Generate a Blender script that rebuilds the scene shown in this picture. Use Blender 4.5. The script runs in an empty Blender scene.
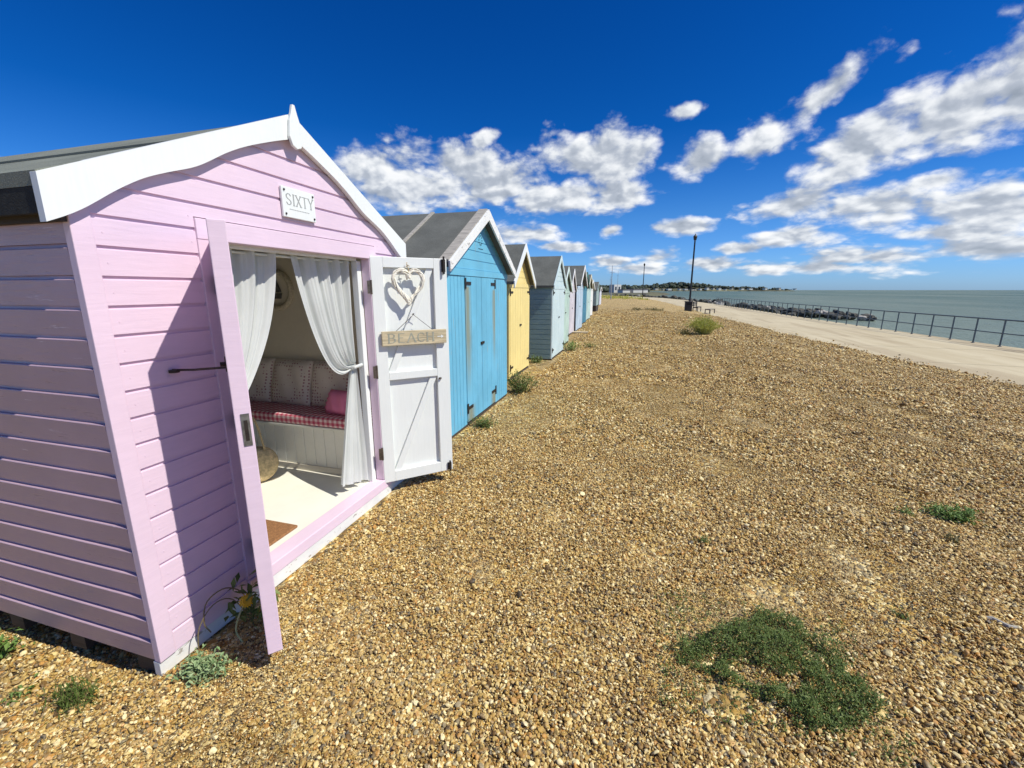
import bpy, math, random
import numpy as np
from mathutils import Vector, Matrix, noise as mnoise

S = bpy.context.scene
COL = S.collection
R = math.radians

# ------------------------------------------------------------------ camera
cam = bpy.data.cameras.new("camera")
cam.sensor_width = 36.0
cam.lens = 430.0 / 1024.0 * 36.0
cam.clip_start = 0.05
cam.clip_end = 60000
camo = bpy.data.objects.new("camera", cam)
COL.objects.link(camo)
camo.location = (0, 0, 1.6)
camo.rotation_euler = (R(90 - 12.331), 0, R(16.215))
S.camera = camo

# ------------------------------------------------------------------ light
SUN = Vector((1.0, -0.078, 1.22)).normalized()
SUN_EL = math.asin(SUN.z)
SUN_AZ = math.atan2(SUN.x, SUN.y)
sl = bpy.data.lights.new("sun", 'SUN')
sl.energy = 4.9
sl.angle = R(0.5)
sl.color = (1.0, 0.965, 0.87)
so = bpy.data.objects.new("sun", sl)
COL.objects.link(so)
so.location = SUN * 60
so.rotation_euler = SUN.to_track_quat('Z', 'Y').to_euler()

S.view_settings.view_transform = 'Standard'
S.view_settings.look = 'None'
S.view_settings.exposure = 0.10
S.view_settings.gamma = 1.0
S.view_settings.use_curve_mapping = False
S.cycles.max_bounces = 8
S.cycles.diffuse_bounces = 4
S.cycles.glossy_bounces = 3
S.cycles.use_denoising = True


class NT:
    """small helper round a node tree"""
    def __init__(s, nt):
        s.t = nt

    def n(s, kind, **kw):
        d = s.t.nodes.new(kind)
        for k, v in kw.items():
            setattr(d, k, v)
        return d

    def put(s, sock, v):
        if isinstance(v, bpy.types.NodeSocket):
            s.t.links.new(v, sock)
        elif v is not None:
            if isinstance(v, (tuple, list)) and len(v) == 3 and sock.type == 'RGBA':
                v = (*v, 1.0)
            sock.default_value = v

    def math(s, op, a, b=None, c=None, clamp=False):
        d = s.n('ShaderNodeMath', operation=op)
        d.use_clamp = clamp
        s.put(d.inputs[0], a)
        s.put(d.inputs[1], b)
        s.put(d.inputs[2], c)
        return d.outputs[0]

    def vmath(s, op, a, b=None):
        d = s.n('ShaderNodeVectorMath', operation=op)
        s.put(d.inputs[0], a)
        if b is not None:
            s.put(d.inputs[1], b)
        return d.outputs['Value'] if op in ('LENGTH', 'DOT_PRODUCT') else d.outputs[0]

    def smooth(s, x, lo, hi, a=0.0, b=1.0):
        d = s.n('ShaderNodeMapRange', interpolation_type='SMOOTHSTEP')
        s.put(d.inputs[0], x)
        s.put(d.inputs[1], lo)
        s.put(d.inputs[2], hi)
        s.put(d.inputs[3], a)
        s.put(d.inputs[4], b)
        return d.outputs[0]

    def noise(s, vec, scale, detail=4, rough=0.55, dist=0.0):
        d = s.n('ShaderNodeTexNoise')
        s.put(d.inputs['Vector'], vec)
        d.inputs['Scale'].default_value = scale
        d.inputs['Detail'].default_value = detail
        d.inputs['Roughness'].default_value = rough
        d.inputs['Distortion'].default_value = dist
        return d.outputs['Fac']

    def mix(s, fac, a, b, kind='MIX'):
        d = s.n('ShaderNodeMix', data_type='RGBA', blend_type=kind)
        s.put(d.inputs[0], fac)
        s.put(d.inputs[6], a)
        s.put(d.inputs[7], b)
        return d.outputs[2]

    def ramp(s, fac, stops, interp='LINEAR'):
        d = s.n('ShaderNodeValToRGB')
        cr = d.color_ramp
        cr.interpolation = interp
        while len(cr.elements) < len(stops):
            cr.elements.new(0.5)
        for e, (p, c) in zip(cr.elements, stops):
            e.position = p
            e.color = (*c, 1)
        s.put(d.inputs[0], fac)
        return d.outputs[0]


# ------------------------------------------------------------------ sky
w = bpy.data.worlds.new("World")
S.world = w
w.use_nodes = True
w.cycles.sampling_method = 'MANUAL'
w.cycles.sample_map_resolution = 256
N = NT(w.node_tree)
w.node_tree.nodes.clear()
sky = N.n('ShaderNodeTexSky', sky_type='NISHITA')
sky.sun_disc = False
sky.sun_elevation = SUN_EL
sky.sun_rotation = SUN_AZ
sky.altitude = 0
sky.air_density = 1.0
sky.dust_density = 0.25
sky.ozone_density = 3.0
hs = N.n('ShaderNodeHueSaturation')
hs.inputs['Saturation'].default_value = 1.35
hs.inputs['Value'].default_value = 1.0
N.put(hs.inputs['Color'], sky.outputs[0])
tc = N.n('ShaderNodeTexCoord').outputs['Generated']
sep = N.n('ShaderNodeSeparateXYZ')
N.put(sep.inputs[0], tc)
dx, dy, dz = sep.outputs
az = N.math('ARCTAN2', dx, dy)
el = N.math('ARCSINE', dz)
comb = N.n('ShaderNodeCombineXYZ')
N.put(comb.inputs[0], az)
N.put(comb.inputs[1], el)
ae = comb.outputs[0]
# a polarised, clear coastal sky: deeper and bluer overhead, pale blue at the sea horizon
tint = N.ramp(N.math('MULTIPLY', N.math('MAXIMUM', el, 0.0), 2.0), [(0.0, (0.47, 0.82, 1.83)), (0.10, (0.46, 0.81, 1.55)), (0.30, (0.42, 0.78, 1.29)), (0.62, (0.08, 0.56, 1.06)), (1.0, (0.05, 0.52, 1.0))])
skycol = N.mix(1.0, hs.outputs[0], tint, 'MULTIPLY')
# the cloud deck seen in perspective
cp = N.n('ShaderNodeCombineXYZ')
N.put(cp.inputs[0], N.math('MULTIPLY', az, 2.6))
N.put(cp.inputs[1], N.math('MULTIPLY', N.math('LOGARITHM', N.math('ADD', N.math('MAXIMUM', el, 0.0), 0.22), 2.718), 1.9))
deck = cp.outputs[0]


def puffs(vec, detail):
    f = N.noise(vec, 3.8, detail, 0.62, 0.15)
    v = N.n('ShaderNodeTexVoronoi', feature='F1')
    v.inputs['Scale'].default_value = 5.0
    v.inputs['Detail'].default_value = 2 if detail > 6 else 1
    v.inputs['Roughness'].default_value = 0.55
    wob = N.n('ShaderNodeTexNoise')
    N.put(wob.inputs['Vector'], vec)
    wob.inputs['Scale'].default_value = 7.0
    wob.inputs['Detail'].default_value = 2
    wv = N.vmath('ADD', vec, N.vmath('MULTIPLY', N.vmath('SUBTRACT', wob.outputs['Color'], (0.5, 0.5, 0.5)), (0.16, 0.16, 0.16)))
    N.put(v.inputs['Vector'], wv)
    return N.math('ADD', N.math('MULTIPLY', f, 0.76), N.math('MULTIPLY', N.math('SUBTRACT', 0.85, v.outputs['Distance']), 0.24))


n1 = puffs(deck, 8)
n2 = puffs(N.vmath('ADD', deck, (0.030, 0.055, 0.0)), 3)
# clouds as directions: azimuth, elevation, half width, half height, tilt
CLOUDS = [(-0.500, 0.223, 0.186, 0.082, 0.042), (-0.097, 0.264, 0.150, 0.067, 0.024), (-0.309, 0.212, 0.170, 0.058, 0.001), (-0.179, 0.196, 0.215, 0.045, -0.025),
          (-0.578, 0.245, 0.100, 0.053, 0.068), (-0.394, 0.254, 0.119, 0.051, 0.023), (-0.053, 0.194, 0.091, 0.035, 0.035), (-0.243, 0.120, 0.128, 0.024, 0.075),
          (-0.064, 0.124, 0.035, 0.016, 0.142), (0.099, 0.247, 0.067, 0.043, 0.437), (0.064, 0.331, 0.043, 0.017, 0.120), (0.205, 0.278, 0.070, 0.045, 0.592),
          (0.290, 0.318, 0.080, 0.032, 0.612), (0.360, 0.238, 0.125, 0.064, 0.278), (0.458, 0.262, 0.132, 0.088, 0.304), (0.536, 0.275, 0.074, 0.076, 0.193),
          (0.263, 0.150, 0.109, 0.041, 0.062), (0.394, 0.139, 0.129, 0.051, -0.050), (0.534, 0.119, 0.123, 0.048, -0.127), (0.462, 0.169, 0.073, 0.024, 0.070),
          (0.072, 0.127, 0.090, 0.018, 0.004), (0.275, 0.099, 0.090, 0.026, -0.003), (0.187, 0.081, 0.047, 0.015, -0.042), (0.405, 0.055, 0.150, 0.024, 0.018),
          (0.523, 0.063, 0.110, 0.027, 0.007), (0.037, 0.066, 0.067, 0.024, 0.048), (-0.062, 0.060, 0.052, 0.015, -0.014), (-0.003, 0.046, 0.092, 0.014, -0.014),
          (0.322, 0.040, 0.180, 0.017, -0.02), (0.135, 0.052, 0.075, 0.018, -0.02), (-0.340, 0.304, 0.041, 0.019, 0.455), (-1.133, 0.175, 0.037, 0.013, 0.192),
          (0.500, 0.090, 0.110, 0.020, -0.04), (-0.166, 0.093, 0.064, 0.014, -0.012),
          (1.0, 0.2, 0.3, 0.06, 0.1), (1.6, 0.35, 0.3, 0.1, 0.1), (2.4, 0.25, 0.4, 0.07, 0.0), (-2.2, 0.3, 0.4, 0.09, 0.0)]
best = None
low = None
for (a, e, hw, hh, t) in CLOUDS:
    m = N.n('ShaderNodeMapping', vector_type='TEXTURE')
    N.put(m.inputs[0], ae)
    m.inputs['Location'].default_value = (a, e, 0)
    m.inputs['Rotation'].default_value = (0, 0, t)
    m.inputs['Scale'].default_value = (hw, hh, 1)
    ln = N.math('SUBTRACT', 1.0, N.vmath('LENGTH', m.outputs[0]))
    best = ln if best is None else N.math('SMOOTH_MAX', best, ln, 0.12)
body = N.math('MAXIMUM', best, -1.0)
dens_raw = N.math('ADD', body, N.math('MULTIPLY', N.math('SUBTRACT', n1, 0.375), 2.55))
dens = N.smooth(dens_raw, -0.06, 0.62)
core = N.smooth(dens_raw, 0.25, 1.0)
lit = N.math('ADD', 0.68, N.math('MULTIPLY', N.math('SUBTRACT', n1, n2), 2.4), clamp=True)
lit = N.math('SUBTRACT', lit, N.math('MULTIPLY', core, 0.12), clamp=True)
ccol = N.ramp(lit, [(0.0, (3.2, 3.7, 4.4)), (0.42, (5.2, 5.7, 6.5)), (0.72, (9.0, 9.3, 9.6)), (1.0, (11.2, 11.2, 11.2))])
skymix = N.mix(N.math('MULTIPLY', dens, 0.96), skycol, ccol)
bg = N.n('ShaderNodeBackground')
N.put(bg.inputs['Color'], skymix)
bg.inputs['Strength'].default_value = 0.09
N.t.links.new(bg.outputs[0], N.n('ShaderNodeOutputWorld').inputs[0])


# ------------------------------------------------------------------ helpers
class MB:
    """collects simple shapes and links them as one mesh object"""
    def __init__(s):
        s.v = []
        s.f = []

    def add(s, vs, fs):
        o = len(s.v)
        s.v += [tuple(p) for p in vs]
        s.f += [tuple(o + i for i in q) for q in fs]
        return s

    def box(s, x0, x1, y0, y1, z0, z1):
        x0, x1 = min(x0, x1), max(x0, x1)
        y0, y1 = min(y0, y1), max(y0, y1)
        return s.add([(x0, y0, z0), (x1, y0, z0), (x1, y1, z0), (x0, y1, z0), (x0, y0, z1), (x1, y0, z1), (x1, y1, z1), (x0, y1, z1)],
                     [(3, 2, 1, 0), (4, 5, 6, 7), (0, 1, 5, 4), (1, 2, 6, 5), (2, 3, 7, 6), (3, 0, 4, 7)])

    def prism(s, pts, plane, d0, d1):
        """polygon pts in a plane ('yz','xz','xy') extruded along the third axis"""
        n = len(pts)
        def P(a, b, d):
            return {'yz': (d, a, b), 'xz': (a, d, b), 'xy': (a, b, d)}[plane]
        vs = [P(a, b, d0) for a, b in pts] + [P(a, b, d1) for a, b in pts]
        fs = [tuple(range(n))[::-1], tuple(range(n, 2 * n))] + [(i, (i + 1) % n, n + (i + 1) % n, n + i) for i in range(n)]
        return s.add(vs, fs)

    def strip(s, up, lo, plane, d0, d1):
        """band between two polylines of equal length, extruded"""
        for i in range(len(up) - 1):
            s.prism([lo[i], lo[i + 1], up[i + 1], up[i]], plane, d0, d1)
        return s

    def tube(s, pts, r, n=8, caps=True):
        pts = [Vector(p) for p in pts]
        rr = r if isinstance(r, (list, tuple)) else [r] * len(pts)
        o = len(s.v)
        prev = None
        for i, p in enumerate(pts):
            t = (pts[min(i + 1, len(pts) - 1)] - pts[max(i - 1, 0)]).normalized()
            if prev is None:
                a = Vector((0, 0, 1)) if abs(t.z) < 0.9 else Vector((1, 0, 0))
                u = t.cross(a).normalized()
            else:
                u = (prev - t * prev.dot(t)).normalized()
            prev = u
            v = t.cross(u)
            for k in range(n):
                an = 2 * math.pi * k / n
                s.v.append(tuple(p + (u * math.cos(an) + v * math.sin(an)) * rr[i]))
        for i in range(len(pts) - 1):
            for k in range(n):
                a = o + i * n + k
                b = o + i * n + (k + 1) % n
                s.f.append((a, b, b + n, a + n))
        if caps:
            s.f.append(tuple(o + k for k in range(n))[::-1])
            s.f.append(tuple(o + (len(pts) - 1) * n + k for k in range(n)))
        return s

    def curve(s, pts, r, n=6, k=5):
        P = [Vector(p) for p in pts]
        P = [P[0] * 2 - P[1]] + P + [P[-1] * 2 - P[-2]]
        out = []
        for i in range(1, len(P) - 2):
            a, b, c, d = P[i - 1:i + 3]
            for q in range(k):
                t = q / k
                out.append(0.5 * ((2 * b) + (c - a) * t + (2 * a - 5 * b + 4 * c - d) * t * t + (3 * b - a - 3 * c + d) * t ** 3))
        out.append(P[-2])
        return s.tube(out, r, n)

    def lathe(s, prof, c=(0, 0, 0), n=24):
        o = len(s.v)
        for (r, z) in prof:
            for k in range(n):
                a = 2 * math.pi * k / n
                s.v.append((c[0] + r * math.cos(a), c[1] + r * math.sin(a), c[2] + z))
        for i in range(len(prof) - 1):
            for k in range(n):
                a = o + i * n + k
                b = o + i * n + (k + 1) % n
                s.f.append((a, b, b + n, a + n))
        s.f.append(tuple(o + k for k in range(n))[::-1])
        s.f.append(tuple(o + (len(prof) - 1) * n + k for k in range(n)))
        return s

    def build(s, name, mat, parent=None, bevel=0.0, smooth=False, loc=None, rz=0.0):
        me = bpy.data.meshes.new(name)
        me.from_pydata(s.v, [], s.f)
        me.materials.append(mat)
        import bmesh
        bm = bmesh.new()
        bm.from_mesh(me)
        bmesh.ops.recalc_face_normals(bm, faces=bm.faces)
        bm.to_mesh(me)
        bm.free()
        if smooth:
            me.polygons.foreach_set('use_smooth', [True] * len(me.polygons))
        o = bpy.data.objects.new(name, me)
        COL.objects.link(o)
        if parent is not None:
            o.parent = parent
        if loc is not None:
            o.location = loc
        o.rotation_euler.z = rz
        if bevel:
            b = o.modifiers.new('bevel', 'BEVEL')
            b.width = bevel
            b.segments = 2
            b.limit_method = 'ANGLE'
            b.angle_limit = R(40)
        return o


def raw(name, verts, faces, mat, parent=None, smooth=False, loc=None):
    me = bpy.data.meshes.new(name)
    me.from_pydata([tuple(map(float, v)) for v in verts], [], faces)
    me.materials.append(mat)
    if smooth:
        me.polygons.foreach_set('use_smooth', [True] * len(me.polygons))
    o = bpy.data.objects.new(name, me)
    COL.objects.link(o)
    if parent is not None:
        o.parent = parent
    if loc is not None:
        o.location = loc
    return o


def tag(o, label, cat, group=None):
    o['label'] = label
    o['category'] = cat
    if group:
        o['group'] = group
    return o


def thing(name, label, cat, loc, rz=0.0, group=None):
    o = bpy.data.objects.new(name, None)
    o.empty_display_size = 0.2
    COL.objects.link(o)
    o.location = loc
    o.rotation_euler.z = rz
    return tag(o, label, cat, group)


def structure(o):
    o['kind'] = 'structure'
    return o


def copy_tree(o, parent=None):
    c = o.copy()
    COL.objects.link(c)
    if parent is not None:
        c.parent = parent
    for ch in list(o.children):
        copy_tree(ch, c)
    return c


# ------------------------------------------------------------------ materials
def principled(name):
    m = bpy.data.materials.new(name)
    m.use_nodes = True
    t = NT(m.node_tree)
    b = m.node_tree.nodes['Principled BSDF']
    return m, t, b


def bump(t, b, h, strength, dist=0.01):
    d = t.n('ShaderNodeBump')
    d.inputs['Strength'].default_value = strength
    d.inputs['Distance'].default_value = dist
    t.put(d.inputs['Height'], h)
    t.put(b.inputs['Normal'], d.outputs[0])


def paint(name, col, rough=0.5, wear=0.0, under=(0.35, 0.28, 0.2), grain=0.25, dirt=0.12, along=(1, 1, 1)):
    """brushed paint on timber: slight tone changes, grain, chips"""
    m, t, b = principled(name)
    co = t.n('ShaderNodeTexCoord').outputs['Object']
    big = t.noise(co, 2.3, 5, 0.6)
    mp = t.n('ShaderNodeMapping')
    t.put(mp.inputs[0], co)
    mp.inputs['Scale'].default_value = along
    fine = t.noise(mp.outputs[0], 26, 6, 0.65, 0.3)
    dark = tuple(c * (1 - dirt * 2.2) for c in col)
    c1 = t.mix(t.smooth(big, 0.3, 0.72), dark, col)
    c1 = t.mix(t.smooth(fine, 0.35, 0.7, 0.0, 0.25), c1, tuple(min(1, c * 1.08 + 0.01) for c in col))
    if wear:
        chips = t.noise(mp.outputs[0], 9, 8, 0.72)
        k = t.smooth(chips, 0.66 - wear * 0.2, 0.70 - wear * 0.2)
        c1 = t.mix(k, c1, under)
    t.put(b.inputs['Base Color'], c1)
    t.put(b.inputs['Roughness'], t.smooth(fine, 0.2, 0.8, rough - 0.1, rough + 0.12))
    bump(t, b, fine, grain, 0.004)
    return m


def plain(name, col, rough=0.5, metal=0.0, var=0.15, scale=8.0, bmp=0.0):
    m, t, b = principled(name)
    co = t.n('ShaderNodeTexCoord').outputs['Object']
    n = t.noise(co, scale, 5, 0.6)
    t.put(b.inputs['Base Color'], t.mix(t.smooth(n, 0.3, 0.7), tuple(c * (1 - var) for c in col), tuple(min(1, c * (1 + var)) for c in col)))
    b.inputs['Roughness'].default_value = rough
    b.inputs['Metallic'].default_value = metal
    if bmp:
        bump(t, b, t.noise(co, scale * 5, 4), bmp, 0.01)
    return m


GRAIN_X = (0.25, 3, 3)
GRAIN_Y = (3, 0.25, 3)
GRAIN_Z = (3, 3, 0.25)
M = {}
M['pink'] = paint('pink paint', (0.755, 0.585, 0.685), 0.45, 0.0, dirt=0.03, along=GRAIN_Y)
M['pink_shaded'] = paint('shaded pink paint', (0.54, 0.375, 0.435), 0.34, 0.12, (0.72, 0.60, 0.66), dirt=0.06, along=GRAIN_X, grain=0.5)  # the front's pink with the side wall's shade put into the colour; chips are wear
M['white'] = paint('white gloss paint', (0.78, 0.80, 0.765), 0.42, dirt=0.02, along=GRAIN_Z, grain=0.15)
M['white_old'] = paint('weathered white paint', (0.78, 0.78, 0.75), 0.6, 0.35, under=(0.36, 0.33, 0.29), dirt=0.06, along=(2, 1, 2))
M['cream'] = paint('cream interior paint', (0.74, 0.68, 0.55), 0.6, dirt=0.03)
M['cream_light'] = paint('ivory panel paint', (0.84, 0.83, 0.73), 0.5, dirt=0.02)
M['dark_metal'] = plain('dark iron', (0.045, 0.035, 0.03), 0.5, 0.6, 0.4, 30)
M['brass'] = plain('tarnished hinge metal', (0.16, 0.13, 0.10), 0.45, 0.8, 0.3, 40)
M['steel'] = plain('worn steel plate', (0.25, 0.25, 0.24), 0.4, 0.8, 0.3, 40)
M['letter'] = plain('grey lettering', (0.33, 0.34, 0.33), 0.6)
M['straw'] = plain('woven straw', (0.55, 0.42, 0.22), 0.8, 0, 0.3, 40, 0.5)
M['rope'] = plain('jute rope', (0.45, 0.34, 0.18), 0.9, 0, 0.2, 60)


def felt_mat(name, col):
    m, t, b = principled(name)
    co = t.n('ShaderNodeTexCoord').outputs['Object']
    n = t.noise(co, 3.0, 6, 0.65)
    g = t.noise(co, 190, 2, 0.7)
    s = t.noise(co, 14, 5, 0.6)
    c = t.mix(t.smooth(n, 0.3, 0.75), tuple(x * 0.72 for x in col), tuple(x * 1.2 for x in col))
    c = t.mix(t.smooth(g, 0.42, 0.72, 0, 0.6), c, tuple(min(1, x * 2.0) for x in col))
    c = t.mix(t.smooth(s, 0.62, 0.75, 0, 0.5), c, (0.11, 0.10, 0.06))
    t.put(b.inputs['Base Color'], c)
    b.inputs['Roughness'].default_value = 0.9
    bump(t, b, g, 0.5, 0.004)
    return m


M['felt'] = felt_mat('grey green roofing felt', (0.165, 0.175, 0.14))
M['felt_dark'] = felt_mat('dark roofing felt', (0.105, 0.108, 0.095))
M['felt_edge'] = plain('black felt edge', (0.018, 0.019, 0.017), 0.9, 0, 0.3, 30, 0.3)


def timber(name, col, along, sc=20, rough=0.75):
    m, t, b = principled(name)
    co = t.n('ShaderNodeTexCoord').outputs['Object']
    mp = t.n('ShaderNodeMapping')
    t.put(mp.inputs[0], co)
    mp.inputs['Scale'].default_value = along
    n = t.noise(mp.outputs[0], sc, 7, 0.65, 0.6)
    t.put(b.inputs['Base Color'], t.mix(t.smooth(n, 0.3, 0.7), tuple(c * 0.6 for c in col), tuple(c * 1.2 for c in col)))
    b.inputs['Roughness'].default_value = rough
    bump(t, b, n, 0.4, 0.004)
    return m


M['drift'] = timber('bleached timber', (0.56, 0.47, 0.30), (0.2, 3, 3))
M['bearer'] = timber('dark bearer timber', (0.06, 0.045, 0.035), (0.3, 3, 3))
M['grey_timber'] = timber('grey weathered timber', (0.40, 0.37, 0.32), (0.3, 3, 3))


def cloth(name, col, translucency=0.0, rough=0.9):
    m, t, b = principled(name)
    co = t.n('ShaderNodeTexCoord').outputs['Object']
    n = t.noise(co, 320, 2, 0.5)
    n2 = t.noise(co, 7, 4, 0.5)
    t.put(b.inputs['Base Color'], t.mix(t.smooth(n2, 0.3, 0.7), tuple(c * 0.93 for c in col), col))
    b.inputs['Roughness'].default_value = rough
    bump(t, b, n, 0.15, 0.002)
    if translucency:
        tr = t.n('ShaderNodeBsdfTranslucent')
        t.put(tr.inputs[0], col)
        mx = t.n('ShaderNodeMixShader')
        mx.inputs[0].default_value = translucency
        out = m.node_tree.nodes['Material Output']
        t.t.links.new(b.outputs[0], mx.inputs[1])
        t.t.links.new(tr.outputs[0], mx.inputs[2])
        t.t.links.new(mx.outputs[0], out.inputs[0])
    return m


M['curtain'] = cloth('white cotton voile', (0.83, 0.85, 0.82), 0.38)
M['pink_cloth'] = cloth('hot pink cotton', (0.95, 0.28, 0.46))


def gingham():
    m, t, b = principled('pink gingham')
    sp = t.n('ShaderNodeSeparateXYZ')
    t.put(sp.inputs[0], t.n('ShaderNodeTexCoord').outputs['Object'])
    def st(v):
        return t.math('GREATER_THAN', t.math('FRACT', t.math('MULTIPLY', v, 22.0)), 0.5)
    s = t.math('ADD', st(sp.outputs[0]), st(t.math('ADD', sp.outputs[1], sp.outputs[2])))
    t.put(b.inputs['Base Color'], t.ramp(t.math('MULTIPLY', s, 0.5), [(0, (0.78, 0.62, 0.60)), (0.5, (0.62, 0.25, 0.28)), (1, (0.48, 0.06, 0.11))]))
    b.inputs['Roughness'].default_value = 0.9
    return m


def dotted():
    m, t, b = principled('grey dotted linen')
    v = t.n('ShaderNodeTexVoronoi', feature='F1')
    v.inputs['Scale'].default_value = 36
    v.inputs['Randomness'].default_value = 0.25
    t.put(v.inputs['Vector'], t.n('ShaderNodeTexCoord').outputs['Object'])
    t.put(b.inputs['Base Color'], t.mix(t.smooth(v.outputs['Distance'], 0.22, 0.34), (0.48, 0.24, 0.24), (0.82, 0.72, 0.63)))
    b.inputs['Roughness'].default_value = 0.9
    return m


M['gingham'] = gingham()
M['dotted'] = dotted()


def leaf_mat(name, col, col2, trans=0.25):
    m, t, b = principled(name)
    ri = t.n('ShaderNodeNewGeometry').outputs['Random Per Island']
    c = t.mix(ri, col, col2)
    t.put(b.inputs['Base Color'], c)
    b.inputs['Roughness'].default_value = 0.6
    tr = t.n('ShaderNodeBsdfTranslucent')
    t.put(tr.inputs[0], c)
    mx = t.n('ShaderNodeMixShader')
    mx.inputs[0].default_value = trans
    out = m.node_tree.nodes['Material Output']
    t.t.links.new(b.outputs[0], mx.inputs[1])
    t.t.links.new(tr.outputs[0], mx.inputs[2])
    t.t.links.new(mx.outputs[0], out.inputs[0])
    return m


M['leaf_mat'] = leaf_mat('deep green leaf', (0.075, 0.125, 0.018), (0.19, 0.25, 0.06))
M['leaf_bright'] = leaf_mat('fresh green leaf', (0.10, 0.20, 0.03), (0.22, 0.32, 0.08))
M['leaf_yellow'] = leaf_mat('yellow green leaf', (0.28, 0.33, 0.04), (0.56, 0.54, 0.12))
M['leaf_silver'] = leaf_mat('silvery green leaf', (0.17, 0.28, 0.10), (0.38, 0.47, 0.24))
M['leaf_dry'] = leaf_mat('olive dry leaf', (0.12, 0.10, 0.03), (0.20, 0.19, 0.07))
M['stem'] = plain('plant stem', (0.16, 0.12, 0.05), 0.8)
M['stem_pale'] = plain('pale green stem', (0.34, 0.36, 0.16), 0.7)
M['petal'] = plain('yellow petal', (0.80, 0.46, 0.01), 0.6)


STONES = [(0.00, (0.440, 0.265, 0.052)), (0.19, (0.572, 0.387, 0.104)), (0.36, (0.286, 0.151, 0.026)), (0.48, (0.725, 0.548, 0.208)),
          (0.60, (0.133, 0.075, 0.017)), (0.71, (0.483, 0.236, 0.041)), (0.78, (0.902, 0.753, 0.387)), (0.88, (0.252, 0.205, 0.108)),
          (0.93, (0.043, 0.037, 0.023)), (0.975, (0.792, 0.662, 0.372))]


def pebble_mat():
    m, t, b = principled('flint pebble')
    rnd = t.n('ShaderNodeObjectInfo').outputs['Random']
    c = t.ramp(rnd, STONES, 'CONSTANT')
    co = t.n('ShaderNodeTexCoord').outputs['Object']
    off = t.n('ShaderNodeCombineXYZ')
    t.put(off.inputs[0], t.math('MULTIPLY', rnd, 91.0))
    n = t.noise(t.vmath('ADD', co, off.outputs[0]), 1.3, 5, 0.6)
    c = t.mix(t.smooth(n, 0.35, 0.7, 0.0, 0.55), c, t.mix(t.math('FRACT', t.math('MULTIPLY', rnd, 37.0)), (0.20, 0.10, 0.03), (0.62, 0.50, 0.30)))
    place = t.n('ShaderNodeObjectInfo').outputs['Location']
    d1 = t.noise(place, 1.1, 4, 0.6)
    d2 = t.noise(place, 3.7, 3, 0.6)
    c = t.mix(t.smooth(d1, 0.52, 0.72, 0, 0.55), c, t.mix(0.35, c, (0.10, 0.055, 0.02)))
    c = t.mix(t.smooth(d2, 0.56, 0.72, 0, 0.7), c, t.mix(0.5, c, (0.075, 0.05, 0.025)))
    c = t.mix(t.smooth(d1, 0.28, 0.46, 0.5, 0.0), c, t.mix(0.45, c, (0.56, 0.40, 0.16)))
    t.put(b.inputs['Base Color'], c)
    t.put(b.inputs['Roughness'], t.math('ADD', 0.45, t.math('MULTIPLY', t.math('FRACT', t.math('MULTIPLY', rnd, 53.0)), 0.35)))
    return m


def shingle_mat():
    m, t, b = principled('shingle')
    co = t.n('ShaderNodeTexCoord').outputs['Object']
    wob = t.noise(co, 25, 3, 0.6)
    wv = t.n('ShaderNodeVectorMath', operation='SCALE')
    t.put(wv.inputs[0], (1.0, 0.8, 0.3))
    t.put(wv.inputs['Scale'], t.math('MULTIPLY', wob, 0.035))
    p = t.vmath('ADD', co, wv.outputs[0])
    def vor(sc):
        v = t.n('ShaderNodeTexVoronoi', feature='F1')
        v.inputs['Scale'].default_value = sc
        t.put(v.inputs['Vector'], p)
        return v
    a, c = vor(34), vor(70)
    sa = t.n('ShaderNodeSeparateColor')
    t.put(sa.inputs[0], a.outputs['Color'])
    sc_ = t.n('ShaderNodeSeparateColor')
    t.put(sc_.inputs[0], c.outputs['Color'])
    ca = t.ramp(sa.outputs[0], STONES, 'CONSTANT')
    cc = t.ramp(sc_.outputs[0], STONES, 'CONSTANT')
    pick = t.math('GREATER_THAN', sa.outputs[1], 0.5)
    col = t.mix(pick, cc, ca)
    dist = t.math('ADD', t.math('MULTIPLY', t.math('MULTIPLY', a.outputs['Distance'], pick), 1.0),
                  t.math('MULTIPLY', t.math('MULTIPLY', c.outputs['Distance'], t.math('SUBTRACT', 1.0, pick)), 1.0))
    # drifts of finer, sandier grit and of darker stones
    big = t.noise(co, 0.9, 5, 0.6)
    col = t.mix(t.smooth(big, 0.58, 0.72, 0, 0.55), col, (0.44, 0.33, 0.15))
    mid = t.noise(co, 2.1, 4, 0.6)
    col = t.mix(t.smooth(mid, 0.60, 0.75, 0, 0.4), col, (0.19, 0.115, 0.04))
    for (sc, lo) in ((7.0, 0.45), (2.6, 0.35)):
        vv = t.n('ShaderNodeTexVoronoi', feature='F1')
        vv.inputs['Scale'].default_value = sc
        t.put(vv.inputs['Vector'], p)
        ss = t.n('ShaderNodeSeparateColor')
        t.put(ss.inputs[0], vv.outputs['Color'])
        col = t.mix(t.smooth(ss.outputs[0], 0.55, 1.0, 0, lo), col, (0.13, 0.085, 0.03))
        col = t.mix(t.smooth(ss.outputs[1], 0.6, 1.0, 0, lo * 0.9), col, (0.60, 0.47, 0.25))
    t.put(b.inputs['Base Color'], col)
    b.inputs['Roughness'].default_value = 0.75
    h = t.math('SUBTRACT', 1.0, dist)
    d = t.n('ShaderNodeBump')
    d.inputs['Strength'].default_value = 1.0
    d.inputs['Distance'].default_value = 0.02
    t.put(d.inputs['Height'], h)
    t.put(b.inputs['Normal'], d.outputs[0])
    return m


M['pebble'] = pebble_mat()
M['shingle'] = shingle_mat()


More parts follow.
